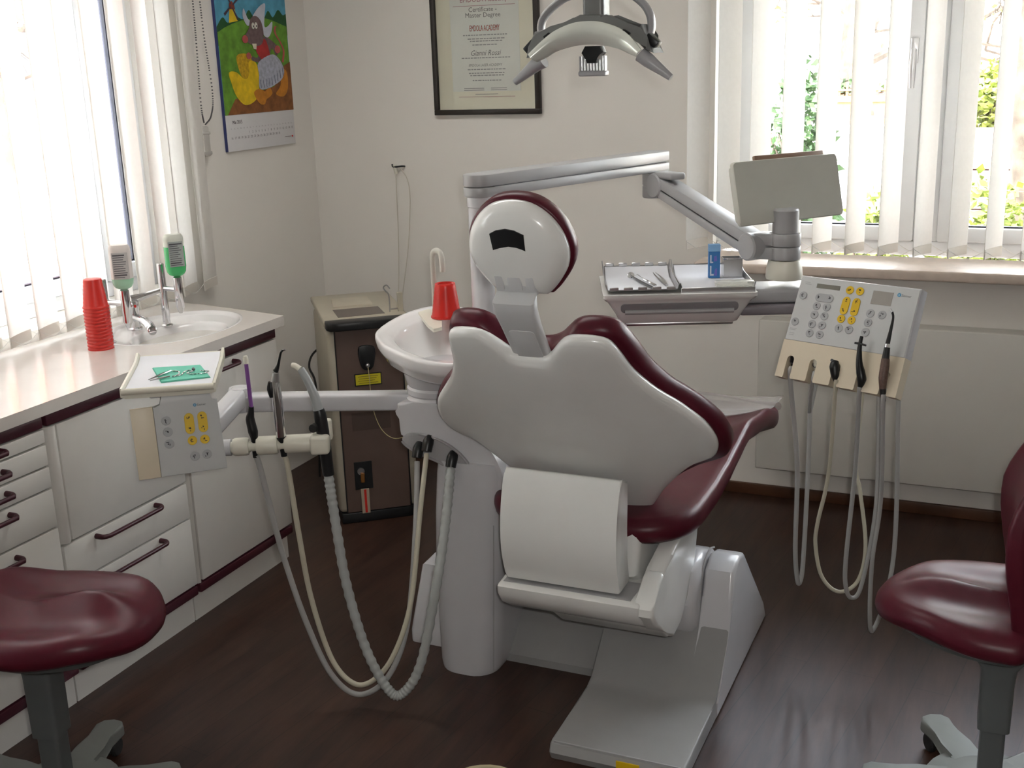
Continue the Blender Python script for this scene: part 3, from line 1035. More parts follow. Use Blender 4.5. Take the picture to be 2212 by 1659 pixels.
# ------------------------------------------------------------------ stack of red cups, upside down
def cup_mesh(zb, rb, rt, h, flip, lip=0.0018):
    """zb: base height; flip: mouth down"""
    n = 14
    prof = []
    for k in range(n+1):
        f = k/n
        r = rt+(rb-rt)*f
        prof.append((r+(0.0006 if k % 2 else 0), h*f))
    outer = [(rt+lip, 0), (rt+lip, 0.004)] + prof[1:] + [(rb-0.002, h+0.001), (0.001, h+0.001)]
    inner = [(0.001, h-0.002), (rb-0.004, h-0.002), (rt-0.002, 0.0)]
    pr = outer+inner
    if not flip:
        pr = [(r, h-z) for r, z in pr]
    return [(r, zb+z) for r, z in pr]
CX, CY = -2.585, 2.672
cupsrc = None
for k in range(13):
    zb = 0.8952+0.0108*k
    last = k == 12
    lbl = 'red ribbed plastic cup on top of the upside-down stack on the worktop' if last else 'red plastic cup nested in the upside-down stack on the worktop'
    if cupsrc is None:
        cupsrc = solo('plastic_cup', MB().lathe(cup_mesh(0.8952, 0.0265, 0.0375, 0.088, True), Matrix.Translation((CX, CY, 0)), 24, caps=False), RED, lbl, 'cup', (CX, CY, 0.8952), 'red cups nested in a stack')
    else:
        c = cupsrc.copy()
        COL.objects.link(c)
        c.location = (CX, CY, zb)
        c['label'] = lbl

# ================================================================== things on the walls
def certificate():
    x0, x1, z0, z1 = -2.257, -1.787, 1.503, 2.16
    t = thing('framed_certificate', 'framed certificate in a thin black frame on the back wall', 'certificate', ((x0+x1)/2, YB, z0))
    BF = mat('black_frame', (0.02, 0.015, 0.012), 0.4)
    f = MB()
    w = 0.021
    for lo, hi in (((x0, z0), (x1, z0+w)), ((x0, z1-w), (x1, z1)), ((x0, z0+w), (x0+w, z1-w)), ((x1-w, z0+w), (x1, z1-w))):
        f.box2((lo[0], YB-0.026, lo[1]), (hi[0], YB-0.001, hi[1]), 0.002)
    part('frame', f, BF, t)
    part('mount', MB().box2((x0+w, YB-0.012, z0+w), (x1-w, YB-0.004, z1-w)), mat('mount_cream', (0.74, 0.66, 0.54), 0.7, vary=0.02), t)
    pp = part('paper', MB().box2((x0+0.085, YB-0.0135, z0+0.092), (x1-0.085, YB-0.012, z1-0.06)), mat('certificate_paper', (0.68, 0.64, 0.60), 0.7, vary=0.03), t)
    cx = (x0+x1)/2
    def M(x, z):
        return frame((x, YB-0.0142, z), (1, 0, 0), (0, 0, 1), (0, -1, 0))
    GREY = mat('print_grey', (0.13, 0.11, 0.11), 0.7)
    REDP = mat('print_red', (0.42, 0.05, 0.03), 0.7)
    PURP = mat('print_purple', (0.30, 0.08, 0.11), 0.7)
    k = 0.00179     # metres on the wall for one photo pixel
    def zy(py):
        return z0+(247-py)*k
    a = MB()
    a.text('Certificate -', M(cx-0.005, zy(20)), 0.0255)
    a.text('Master Degree', M(cx-0.005, zy(32)), 0.0255)
    a.text('Gianni Rossi', M(cx, zy(113)), 0.030, shear=0.35, sx=0.88)
    a.text('EMDOLA LASER ACADEMY', M(cx-0.002, zy(139)), 0.0145, shear=0.2, sx=0.85)
    part('headline_print', a, GREY, pp)
    b = MB()
    b.text('EMDOLA ACADEMY', M(cx, zy(60)), 0.032, sx=0.46)
    b.text('EMDOLA ACADEMY', M(cx+0.0006, zy(60)), 0.032, sx=0.46)
    part('emblem_print', b, REDP, pp)
    c = MB()
    c.text('EMDOLA Academy', M(cx, zy(-1)), 0.026)
    c.box2((x0+0.10, YB-0.0146, zy(12)), (x1-0.10, YB-0.0136, zy(12)+0.0016))
    part('title_print', c, PURP, pp)
    d = MB()
    rnd = random.Random(4)
    for py, w2 in ((74, 0.19), (82, 0.15), (87, 0.13), (95, 0.11), (123, 0.21), (148, 0.16), (156, 0.15), (161, 0.14), (172, 0.12)):
        x = cx-w2/2
        while x < cx+w2/2:
            ww = rnd.uniform(0.006, 0.016)
            d.box2((x, YB-0.0146, zy(py)-0.0019), (x+ww, YB-0.0136, zy(py)+0.0019))
            x += ww+0.0035
    for px0, w2 in ((cx-0.10, 0.09), (cx+0.02, 0.07)):
        for py in (189, 193):
            d.box2((px0, YB-0.0146, zy(py)-0.0012), (px0+w2, YB-0.0136, zy(py)+0.0012))
    d.box2((cx-0.05, YB-0.0146, zy(202)-0.001), (cx+0.05, YB-0.0136, zy(202)+0.001))
    part('fine_print', d, mat('print_light', (0.26, 0.24, 0.24), 0.7), pp)
    part('border_line', MB().box2((x0+0.11, YB-0.0146, zy(208)), (x1-0.11, YB-0.0136, zy(208)+0.0014)), PURP, pp)
    part('glass', MB().box2((x0+w, YB-0.018, z0+w), (x1-w, YB-0.0165, z1-w)), PANE, t)
certificate()

def calendar():
    X = XL+0.012
    y0, y1, zb, zp, zt = 3.758, 4.224, 1.402, 1.541, 2.12
    t = thing('wall_calendar', 'wall calendar with a bright painted country picture by the left blind', 'calendar', (XL, (y0+y1)/2, zb))
    part('pages', MB().box2((XL+0.001, y0, zb), (X, y1, zt), 0.001), PAPERW, t)
    part('spine_edge', MB().box2((XL+0.001, y0-0.003, zb), (X+0.0004, y0, zt)), mat('calendar_blue_edge', (0.03, 0.04, 0.14), 0.6), t)
    def P(pts, d, m, name, par, h=0.0):
        mm = frame((X+d, 0, 0), (0, 1, 0), (0, 0, 1), (1, 0, 0))
        return part(name, MB().prism(pts, 0.0004, mm), m, par)
    def cm(n, c, v=0.15, s=30):
        return mat(n, c, 0.7, vary=v, scale=s)
    pic = P([(y0, zp), (y1, zp), (y1, zt-0.02), (y0, zt-0.02)], 0.0002, cm('painted_sky', (0.10, 0.36, 0.52)), 'picture', t)
    hill = catmull([(3.76, 1.85), (3.83, 1.875), (3.95, 1.90), (4.08, 1.905), (4.22, 1.875)], 5)
    P([(p[0], p[1]) for p in catmull([(3.758, 1.87), (3.80, 1.905), (3.83, 1.885), (3.88, 1.91), (3.93, 1.90), (3.97, 1.935), (4.0, 1.91), (4.06, 1.90), (4.10, 1.935), (4.13, 1.91), (4.17, 1.94), (4.20, 1.92), (4.224, 1.925)], 4)] + [(4.224, 1.84), (3.758, 1.80)], 0.0007, cm('painted_treeline', (0.02, 0.10, 0.03)), 'painted_trees', pic)
    P([(p[0], p[1]) for p in hill] + [(4.224, zp), (3.758, zp)], 0.0012, cm('painted_meadow', (0.13, 0.30, 0.03), 0.25), 'painted_meadow', pic)
    P([(3.775, zp), (3.83, 1.60), (3.95, 1.615), (4.10, 1.64), (4.18, 1.72), (4.224, 1.735), (4.224, zp)], 0.0017, cm('painted_path', (0.24, 0.09, 0.025), 0.3), 'painted_path', pic)
    # windmill
    P([(3.835, 1.885), (3.845, 1.935), (3.878, 1.935), (3.893, 1.893)], 0.0022, cm('painted_yellow', (0.75, 0.52, 0.02)), 'painted_windmill', pic)
    P([(3.843, 1.935), (3.846, 1.957), (3.862, 1.966), (3.877, 1.955), (3.880, 1.935)], 0.0024, cm('painted_brick_red', (0.25, 0.05, 0.03)), 'windmill_cap', pic)
    for a in (35, 125, 215, 305):
        c, s = math.cos(math.radians(a)), math.sin(math.radians(a))
        P([(3.860+0.008*c+0.004*s, 1.948+0.008*s-0.004*c), (3.860+0.06*c+0.007*s, 1.948+0.06*s-0.007*c), (3.860+0.06*c-0.004*s, 1.948+0.06*s+0.004*c), (3.860+0.008*c-0.002*s, 1.948+0.008*s+0.002*c)], 0.003, cm('painted_sail', (0.08, 0.05, 0.07)), 'windmill_sail', pic)
    # cheese clog
    YE = cm('painted_cheese', (0.74, 0.50, 0.01), 0.2)
    P([(p[0], p[1]) for p in catmull([(3.805, 1.70), (3.85, 1.702), (3.90, 1.675), (3.925, 1.69), (3.93, 1.74), (3.985, 1.735), (3.998, 1.68), (3.985, 1.615), (3.95, 1.585), (3.89, 1.575), (3.84, 1.61), (3.815, 1.66)], 5, True)], 0.0024, YE, 'painted_clog', pic)
    P([(p[0], p[1]) for p in catmull([(3.862, 1.76), (3.93, 1.77), (3.99, 1.745), (3.94, 1.74), (3.935, 1.70), (3.915, 1.675), (3.88, 1.69)], 5, True)], 0.0027, cm('painted_cheese_dark', (0.55, 0.33, 0.01), 0.3, 80), 'painted_cheese_slice', pic)
    # orange clogs
    OR = cm('painted_orange', (0.55, 0.21, 0.02), 0.2)
    P([(p[0], p[1]) for p in catmull([(3.955, 1.62), (4.0, 1.635), (4.03, 1.622), (4.06, 1.64), (4.08, 1.615), (4.06, 1.60), (4.035, 1.59), (4.02, 1.572), (3.985, 1.578)], 5, True)], 0.0029, OR, 'painted_shoe', pic)
    P([(p[0], p[1]) for p in catmull([(4.105, 1.61), (4.14, 1.64), (4.16, 1.70), (4.19, 1.70), (4.198, 1.66), (4.185, 1.615), (4.15, 1.597)], 5, True)], 0.0029, OR, 'painted_shoe', pic)
    # country mouse figure
    GM = cm('painted_mouse_grey', (0.17, 0.115, 0.115), 0.2, 60)
    PK = cm('painted_pink', (0.48, 0.10, 0.09), 0.15)
    tail = catmull([(4.172, 1.735), (4.185, 1.78), (4.165, 1.815), (4.135, 1.85), (4.14, 1.875), (4.165, 1.873)], 6)
    P([(p[0]-0.006, p[1]) for p in tail] + [(p[0]+0.006, p[1]-0.002) for p in reversed(tail)], 0.0024, PK, 'painted_tail', pic)
    P([(p[0], p[1]) for p in catmull([(4.02, 1.80), (4.06, 1.835), (4.10, 1.822), (4.15, 1.79), (4.13, 1.76), (4.10, 1.79), (4.07, 1.74), (4.01, 1.735), (3.96, 1.745), (3.965, 1.76), (4.0, 1.755)], 5, True)], 0.0030, GM, 'painted_body', pic)
    P([(p[0], p[1]) for p in catmull([(3.995, 1.80), (4.06, 1.825), (4.085, 1.745), (4.04, 1.74), (4.0, 1.77)], 5, True)], 0.0034, cm('painted_red_scarf', (0.42, 0.03, 0.03)), 'painted_scarf', pic)
    sk = [(4.0, 1.735), (4.09, 1.765), (4.14, 1.752), (4.175, 1.705), (4.155, 1.668), (4.10, 1.645), (4.05, 1.633), (3.995, 1.635), (3.998, 1.69)]
    P([(p[0], p[1]) for p in catmull(sk, 4, True)], 0.0038, cm('painted_skirt', (0.42, 0.44, 0.52), 0.2, 70), 'painted_skirt', pic)
    for k in range(9):
        a = k/8
        q = Vector((4.005, 1.64)).lerp(Vector((4.165, 1.685)), a)+Vector((0, -0.012*math.sin(PI*a)))
        P([(q.x-0.0015, q.y-0.004), (q.x+0.0015, q.y-0.004), (q.x-0.001, q.y+0.028), (q.x-0.003, q.y+0.028)], 0.0043, cm('painted_fold', (0.10, 0.11, 0.17)), 'painted_fold', pic)
    WH = cm('painted_bonnet_white', (0.55, 0.58, 0.66), 0.08)
    P([(p[0], p[1]) for p in catmull([(3.935, 1.94), (3.955, 1.905), (3.975, 1.89), (3.955, 1.875), (3.935, 1.89), (3.925, 1.915)], 5, True)], 0.0030, WH, 'painted_bonnet_wing', pic)
    P([(p[0], p[1]) for p in catmull([(3.985, 1.905), (4.03, 1.945), (4.078, 1.962), (4.07, 1.92), (4.062, 1.875), (4.085, 1.875), (4.118, 1.893), (4.108, 1.855), (4.08, 1.832), (4.05, 1.845), (4.03, 1.90)], 5, True)], 0.0042, WH, 'painted_bonnet', pic)
    P([(p[0], p[1]) for p in catmull([(3.975, 1.905), (4.015, 1.912), (4.045, 1.885), (4.05, 1.835), (4.03, 1.805), (3.985, 1.80), (3.935, 1.815), (3.925, 1.835), (3.955, 1.865)], 5, True)], 0.0046, GM, 'painted_head', pic)
    P(ellipse(0.0195, 0.0155, 14, (3.925, 1.825)), 0.0050, PK, 'painted_nose', pic)
    for q in ((3.985, 1.876), (4.005, 1.877)):
        e = P(ellipse(0.0095, 0.0125, 12, q), 0.0050, cm('painted_eye_white', (0.7, 0.7, 0.62)), 'painted_eye', pic)
        P(ellipse(0.003, 0.004, 8, (q[0]+0.002, q[1]-0.002)), 0.0055, INK, 'painted_pupil', pic)
    P([(3.968, 1.808), (3.998, 1.808), (3.994, 1.786), (3.975, 1.788)], 0.0050, cm('painted_tooth', (0.72, 0.68, 0.52)), 'painted_teeth', pic)
    for q, r in (((3.94, 1.762), 0.016), ((4.14, 1.785), 0.020)):
        P(ellipse(r, r*0.8, 12, q), 0.0044, PK, 'painted_hand', pic)
    # the days
    def M(y, z):
        return frame((X+0.0007, y, z), (0, 1, 0), (0, 0, 1), (1, 0, 0))
    tx = MB()
    tx.text('Mai 2015', M(3.80, 1.512), 0.020, 'LEFT', sx=0.85)
    tx.text('Mai 2015', M(3.801, 1.512), 0.020, 'LEFT', sx=0.85)
    row = [(str(i+1), 3.905+0.0213*i, 1.470) for i in range(15)] + [(str(i+16), 3.79+0.0213*i, 1.452) for i in range(16)]
    for s, y, z in row:
        tx.text(s, M(y, z), 0.0125)
    part('day_numbers', tx, mat('calendar_print', (0.16, 0.14, 0.15), 0.7), t)
    wd = MB()
    names = ['Fr', 'Sa', 'So', 'Mo', 'Di', 'Mi', 'Do']
    for i in range(21):
        wd.text(names[i % 7], M(3.79+0.0205*i, 1.488), 0.007)
    part('weekday_row', wd, mat('calendar_print_light', (0.34, 0.30, 0.31), 0.7), t)
    lg = MB()
    for k in range(5):
        lg.box2((X+0.0005, 4.15+0.009*k, 1.432), (X+0.001, 4.157+0.009*k, 1.4355))
    part('maker_mark', lg, mat('calendar_print_light', (0.3, 0.3, 0.3)), t)
    part('maker_dot', MB().box2((X+0.0005, 4.197, 1.430), (X+0.001, 4.206, 1.437)), RED, t)
calendar()

# fibre tool hanging from a wall hook over the laser cabinet
def wall_cord():
    t = thing('hanging_cord', 'pale thin cord hung over a black hook on the back wall', 'cord', (-2.45, YB-0.005, 0.73))
    part('hook', MB().tube([(-2.425, YB, 1.292), (-2.43, YB-0.02, 1.294), (-2.465, YB-0.025, 1.292), (-2.478, YB-0.012, 1.30)], 0.004, 8, 3), BLACK, t)
    part('ferrule', MB().tube([(-2.462, YB-0.02, 1.298), (-2.455, YB-0.02, 1.262)], [0.009, 0.007], 10), IVORY, t)
    CO = mat('pale_cord', (0.62, 0.58, 0.50), 0.6)
    part('cord', MB().tube([(-2.459, YB-0.02, 1.27), (-2.465, YB-0.018, 1.0), (-2.475, YB-0.02, 0.80), (-2.478, YB-0.03, 0.74)], 0.0022, 6, 5), CO, t)
    part('cord', MB().tube([(-2.440, YB-0.022, 1.292), (-2.405, YB-0.02, 1.24), (-2.398, YB-0.018, 1.15), (-2.42, YB-0.018, 0.95), (-2.455, YB-0.03, 0.74)], 0.0022, 6, 5), CO, t)
wall_cord()

# ------------------------------------------------------------------ radiator
def radiator():
    t = thing('panel_radiator', 'flat white panel radiator on the wall under the window sill', 'radiator', (0.0, YB-0.03, 0.142))
    x0, x1 = -0.886, 0.95
    part('panel', MB().box2((x0, 4.285, 0.142), (x1, 4.30, 0.738), 0.006, 3), mat('radiator_enamel', (0.64, 0.62, 0.57), 0.35, vary=0.01), t)
    part('rear_box', MB().box2((x0+0.012, 4.30, 0.155), (x1-0.012, YB-0.004, 0.725), 0.004), WALL, t)
    part('top_grille', MB().box2((x0+0.004, 4.302, 0.722), (x1-0.004, YB-0.006, 0.736), 0.002), mat('radiator_enamel', (0.64, 0.62, 0.57)), t)
radiator()

# ================================================================== laser cabinet in the corner
def laser():
    e = Vector((0.782, 0.622, 0)).normalized()
    bk = Vector((-e.y, e.x, 0))
    c = Vector((-2.218, 3.628, 0))
    t = thing('laser_cabinet', 'tall grey and brown laser machine on a black base in the corner', 'machine', (c.x, c.y, 0))
    L = frame(c, e, bk, (0, 0, 1))
    F = frame(c, e, (0, 0, 1), -bk)          # x along the front, y up, z out of the front
    def zz(z):
        return 1.72-0.98*(1.72-z)
    part('base', MB().box2((-0.135, -0.005, 0.0), (0.16, 0.5, 0.042), 0.004, 2, L), BLACK, t)
    part('case', MB().box2((-0.143, 0.0, 0.042), (0.168, 0.52, 0.762), 0.02, 3, L), LASERC, t)
    part('front_panel', MB().box2((-0.112, 0.044, 0.0), (0.135, zz(0.754), 0.004), 0.002, 1, F), BROWNP, t, 'brown front panel')
    part('front_gap', MB().box2((-0.116, 0.046, 0.0), (-0.112, zz(0.754), 0.0045), 0, 1, F), BLACK, t)
    part('front_gap', MB().box2((0.135, 0.046, 0.0), (0.139, zz(0.754), 0.0045), 0, 1, F), BLACK, t)
    lip = MB()
    lip.prism([(-0.132, -0.03), (-0.10, -0.042), (0.10, -0.042), (0.135, -0.028), (0.15, 0.0), (0.15, 0.03), (-0.145, 0.03), (-0.143, -0.015)], 0.032, frame(c+Vector((0, 0, zz(0.752))), e, bk, (0, 0, 1)), 0.006)
    part('front_lip', lip, BLACK, t, 'black rounded front lip')
    top = MB()
    top.prism([(-0.148, 0.02), (-0.11, -0.026), (0.12, -0.026), (0.172, 0.02), (0.172, 0.53), (-0.148, 0.53)], 0.026, frame(c+Vector((0, 0, 0.776)), e, bk, (0, 0, 1)), 0.008, 3)
    part('top_cover', top, LASERC, t)
    part('display', MB().prism([(-0.088, 0.065), (0.091, 0.075), (0.085, 0.215), (-0.092, 0.213)], 0.0015, frame(c+Vector((0, 0, 0.8015)), e, bk, (0, 0, 1))), mat('dark_display', (0.11, 0.085, 0.07), 0.25), t)
    part('instruction_card', MB().prism([(-0.086, 0.25), (0.07, 0.255), (0.07, 0.42), (-0.075, 0.41)], 0.006, frame(c+Vector((0, 0, 0.8015)), e, bk, (0, 0, 1)), 0.001), mat('card_cream', (0.55, 0.50, 0.40), 0.6), t)
    ho = MB()
    p = L @ V(0.113, 0.095, 0.80)
    ho.tube([p, p+V(0, 0, 0.065), p+V(-0.012, 0, 0.08), p+V(-0.022, 0, 0.095), p+V(-0.008, 0, 0.105), p+V(0.006, 0, 0.092)], 0.0028, 6, 3)
    q = L @ V(0.155, 0.10, 0.80)
    ho.tube([p+V(0, 0, 0.012), q+V(0, 0, 0.012)], 0.003, 6)
    part('fibre_hook', ho, STEEL, t)
    part('fibre_post', MB().box2((0.145, 0.09, 0.80), (0.165, 0.11, 0.875), 0.002, 1, L), LASERC, t)
    tg = catmull([(-0.027, zz(0.679)), (0.031, zz(0.676)), (0.028, zz(0.62)), (0.018, zz(0.592)), (0.0, zz(0.584)), (-0.017, zz(0.592)), (-0.027, zz(0.62))], 4, True)
    port = part('fibre_port', MB().prism([(a.x, a.y) for a in tg], 0.012, F, 0.003), BLACK, t, 'black fibre outlet')
    part('outlet_nut', MB().lathe([(0.008, 0.012), (0.008, 0.024), (0.004, 0.026)], F @ Matrix.Translation((0.0, zz(0.607), 0)), 12), STEEL, port)
    st = part('warning_label', MB().box2((-0.051, zz(0.524), 0.004), (0.052, zz(0.573), 0.0055), 0, 1, F), BLACK, t)
    part('label_face', MB().box2((-0.047, zz(0.528), 0.0055), (0.048, zz(0.569), 0.0062), 0, 1, F), mat('warning_yellow', (0.62, 0.54, 0.02), 0.5, vary=0.05), st)
    ln = MB()
    for k in range(4):
        ln.box2((-0.038+0.004*(k % 2), zz(0.56)-0.0085*k, 0.0062), (0.038-0.006*(k % 3), zz(0.56)-0.0085*k+0.0022, 0.0066), 0, 1, F)
    part('label_print', ln, mat('label_olive', (0.22, 0.19, 0.02), 0.6), st)
    part('vent_recess', MB().box2((-0.072, zz(0.345), 0.004), (0.075, zz(0.418), 0.0048), 0, 1, F), mat('vent_dark', (0.085, 0.058, 0.047), 0.6), t)
    k = part('key_plate', MB().box2((-0.077, zz(0.104), 0.004), (-0.008, zz(0.218), 0.007), 0.001, 1, F), BLACK, t)
    part('key_lock', MB().lathe([(0.014, 0.007), (0.014, 0.013), (0.006, 0.013), (0.006, 0.008), (0.001, 0.008)], F @ Matrix.Translation((-0.052, zz(0.180), 0)), 16), STEEL, k)
    part('key', MB().box2((-0.055, zz(0.135), 0.007), (-0.04, zz(0.175), 0.02), 0.002, 1, F), mat('key_brown', (0.22, 0.09, 0.02), 0.4), k)
    kt = part('key_tag', MB().box2((-0.058, zz(0.005), 0.012), (-0.026, zz(0.108), 0.015), 0.001, 1, F), mat('key_tag_cream', (0.48, 0.40, 0.30), 0.6), t)
    part('tag_stripe', MB().box2((-0.046, zz(0.008), 0.015), (-0.037, zz(0.105), 0.0156), 0, 1, F), RED, kt)
    part('power_cable', MB().tube([L @ V(-0.10, 0.53, 0.60), L @ V(-0.155, 0.56, 0.55), L @ V(-0.175, 0.54, 0.50), L @ V(-0.158, 0.50, 0.44), L @ V(-0.16, 0.50, 0.25), L @ V(-0.17, 0.52, 0.02)], 0.0045, 8, 5), BLACKR, t)
    part('optical_fibre', MB().tube([F @ V(0.0, zz(0.604), 0.024), F @ V(0.002, zz(0.56), 0.03), F @ V(0.006, zz(0.45), 0.03), F @ V(0.03, zz(0.36), 0.04), F @ V(0.07, zz(0.325), 0.08), F @ V(0.12, zz(0.34), 0.12)], 0.0016, 6, 5), mat('fibre_yellow', (0.50, 0.42, 0.22), 0.5), t)
laser()

# ================================================================== dental chair
XC = -1.0
def chair():
    t = thing('dental_chair', 'white dental chair with maroon upholstery seen from behind', 'dental chair', (XC, 2.8, 0))
    # --- base
    b = MB()
    b.prism([(2.80, 0.0), (2.80, 0.024), (2.81, 0.032), (2.93, 0.16), (3.00, 0.18), (3.36, 0.10), (3.40, 0.0)], 0.36, frame((-1.36, 0, 0), (0, 1, 0), (0, 0, 1), (1, 0, 0)), 0.004)
    part('base_plate', b, UNITB, t)
    st = MB()
    st.prism([(2.385, 0.0), (2.375, 0.022), (2.385, 0.043), (2.40, 0.048), (2.66, 0.052), (2.70, 0.058), (2.86, 0.215), (3.0, 0.22), (3.0, 0.0)], 0.35, frame((-0.995, 0, 0), (0, 1, 0), (0, 0, 1), (1, 0, 0)), 0.006, 3)
    sp = part('step_plate', st, UNITB, t)
    part('sticker', MB().box2((-0.815, 2.3735, 0.012), (-0.755, 2.3765, 0.04), 0.0005, 1), YELLOW, sp, 'yellow warning sticker')
    part('step_groove', MB().box2((-0.985, 2.388, 0.0465), (-0.655, 2.392, 0.049)), UNITG, sp)
    lift = MB()
    side = [(2.70, 0.0), (2.70, 0.05), (2.84, 0.19), (2.85, 0.28), (2.88, 0.35), (2.94, 0.375), (3.0, 0.36), (3.30, 0.07), (3.345, 0.0)]
    lift.prism(side, 0.085, frame((-0.727, 0, 0), (0, 1, 0), (0, 0, 1), (1, 0, 0)), 0.012, 3)
    part('lift_housing', lift, UNITW, t)
    part('lift_seam', MB().tube([(-0.730, 2.84, 0.20), (-0.730, 2.85, 0.29), (-0.730, 2.885, 0.355), (-0.730, 2.945, 0.378), (-0.730, 3.0, 0.364)], 0.003, 6, 3), UNITG, t)
    inner = MB()
    inner.prism([(2.80, 0.20), (2.78, 0.28), (2.83, 0.36), (2.93, 0.385), (3.05, 0.34), (3.25, 0.12), (2.9, 0.12)], 0.25, frame((-0.98, 0, 0), (0, 1, 0), (0, 0, 1), (1, 0, 0)), 0.03, 3)
    part('lift_cover', inner, UNITW, t)
    # --- side arms and bumper below the back cover
    for x0, x1 in ((-0.802, -0.752),):
        a = MB()
        pl = [(2.482, 0.405), (2.498, 0.420), (2.545, 0.462), (2.572, 0.468), (2.597, 0.458), (2.65, 0.488), (2.776, 0.515), (2.905, 0.512), (2.915, 0.480), (2.883, 0.383), (2.805, 0.293), (2.737, 0.250), (2.671, 0.242), (2.585, 0.300), (2.52, 0.345), (2.482, 0.385)]
        a.prism(pl, x1-x0, frame((x0, 0, 0), (0, 1, 0), (0, 0, 1), (1, 0, 0)), 0.010, 3)
        part('side_arm', a, SHELL, t)
    bp = MB()
    prof = [(2.488, 0.415), (2.478, 0.408), (2.480, 0.385), (2.50, 0.355), (2.545, 0.325), (2.63, 0.30), (2.70, 0.29), (2.72, 0.40), (2.55, 0.415)]
    bp.prism(prof, 0.385, frame((-1.172, 0, 0), (0, 1, 0), (0, 0, 1), (1, 0, 0)), 0.008, 3)
    part('bumper', bp, SHELL, t)
    part('under_tray', MB().prism([(2.58, 0.305), (2.64, 0.255), (2.72, 0.235), (2.76, 0.30)], 0.30, frame((-1.06, 0, 0), (0, 1, 0), (0, 0, 1), (1, 0, 0)), 0.006), SHELL, t)
    # --- curved back cover
    cv = MB()
    pr = catmull([(2.535, 0.718), (2.517, 0.714), (2.494, 0.66), (2.478, 0.58), (2.482, 0.50), (2.505, 0.425)], 5)
    outl = [(p.x, p.y) for p in pr]+[(2.585, 0.425), (2.565, 0.50), (2.558, 0.58), (2.57, 0.66), (2.575, 0.70)]
    cv.prism(outl, 0.31, frame((XC-0.155, 0, 0), (0, 1, 0), (0, 0, 1), (1, 0, 0)), 0.006, 3)
    part('back_cover', cv, SHELL, t)
    part('cover_slot', MB().box2((XC-0.16, 2.497, 0.4148), (XC+0.185, 2.600, 0.4168)), UNITG, t)
    # --- seat support
    part('seat_support', MB().prism([(2.60, 0.43), (2.62, 0.54), (3.55, 0.52), (3.5, 0.46), (3.0, 0.36), (2.7, 0.36)], 0.34, frame((XC-0.17, 0, 0), (0, 1, 0), (0, 0, 1), (1, 0, 0)), 0.02, 3), SHELL, t)
    # --- seat with leg rest
    half = [(0.0, 2.615), (0.12, 2.617), (0.20, 2.632), (0.262, 2.68), (0.29, 2.76), (0.296, 2.90), (0.295, 3.15), (0.300, 3.40), (0.312, 3.58), (0.310, 3.70), (0.27, 3.80), (0.16, 3.85), (0.0, 3.86)]
    ol = [(XC+x, y) for x, y in half]+[(XC-x, y) for x, y in reversed(half[1:-1])]
    ol = [(p.x, p.y) for p in catmull(ol, 4, True)]
    ek = [(2.5, 0.576), (2.75, 0.580), (2.93, 0.584), (3.09, 0.597), (3.20, 0.622), (3.33, 0.648), (3.50, 0.628), (3.72, 0.575), (3.9, 0.560)]
    ck = [(2.5, 0.565), (2.7, 0.572), (3.0, 0.566), (3.3, 0.575), (3.55, 0.560), (3.75, 0.540), (3.9, 0.550)]
    def interp(k, y):
        for (a0, b0), (a1, b1) in zip(k, k[1:]):
            if y <= a1:
                f = max(0, (y-a0)/(a1-a0))
                f = f*f*(3-2*f)
                return b0+(b1-b0)*f
        return k[-1][1]
    def top(x, y):
        u = min(1, abs(x-XC)/0.3)
        f = u**2.4
        return interp(ck, y)*(1-f)+interp(ek, y)*f
    part('seat', MB().cushion(ol, top, 0.068, 0.03, (XC, 3.2), 12), MAROON, t, 'maroon seat and leg rest', angle=60)
    fc = MB()
    def foot(i, j):
        x = XC-0.29+0.58*i
        y = 3.55+0.33*j
        z = top(XC+(x-XC)*0.97, min(y, 3.84))+0.006
        if j > 0.93:
            z += 0.0
        return (x, y, z)
    fc.grid(foot, 20, 12)
    fo = part('foot_cover', fc, mat_clear('clear_foot_film', (0.96, 0.95, 0.94), 0.02), t, 'clear plastic foot cover', angle=60)
    sol = fo.modifiers.new('thickness', 'SOLIDIFY')
    sol.thickness = 0.0015
    tipb = MB()
    rr = []
    for a in range(9):
        x = XC+0.30-0.60*a/8
        u = (x-XC)/0.3
        y = 3.74+0.13*(1-u*u)
        z = top(x, y)-0.004
        rr.append((x, y, z))
    tipb.tube(rr, 0.014, 10, 3)
    part('foot_roll', tipb, mat_clear('clear_roll', (0.80, 0.76, 0.76), 0.25), t, 'clear rolled edge of the foot cover')
    # --- back rest
    tt, nn = Vector((0, -0.633, 0.774)), Vector((0, -0.774, -0.633))
    P = frame((XC, 2.303, 1.174), (1, 0, 0), tt, nn)
    hs = [(0.0, -0.108), (0.030, -0.106), (0.050, -0.098), (0.062, -0.083), (0.080, -0.060), (0.102, -0.040), (0.130, -0.035), (0.175, -0.045), (0.198, -0.066), (0.213, -0.12), (0.228, -0.178), (0.264, -0.256), (0.309, -0.323), (0.352, -0.385), (0.370, -0.440), (0.372, -0.478), (0.360, -0.518), (0.336, -0.541), (0.285, -0.580), (0.248, -0.622), (0.205, -0.682), (0.160, -0.765), (0.135, -0.80), (0.0, -0.815)]
    def mirror(h):
        return h+[(-x, y) for x, y in reversed(h[1:-1])]
    sh = [(p.x, p.y) for p in catmull(mirror(hs), 3, True)]
    c0 = (0.0, -0.43)
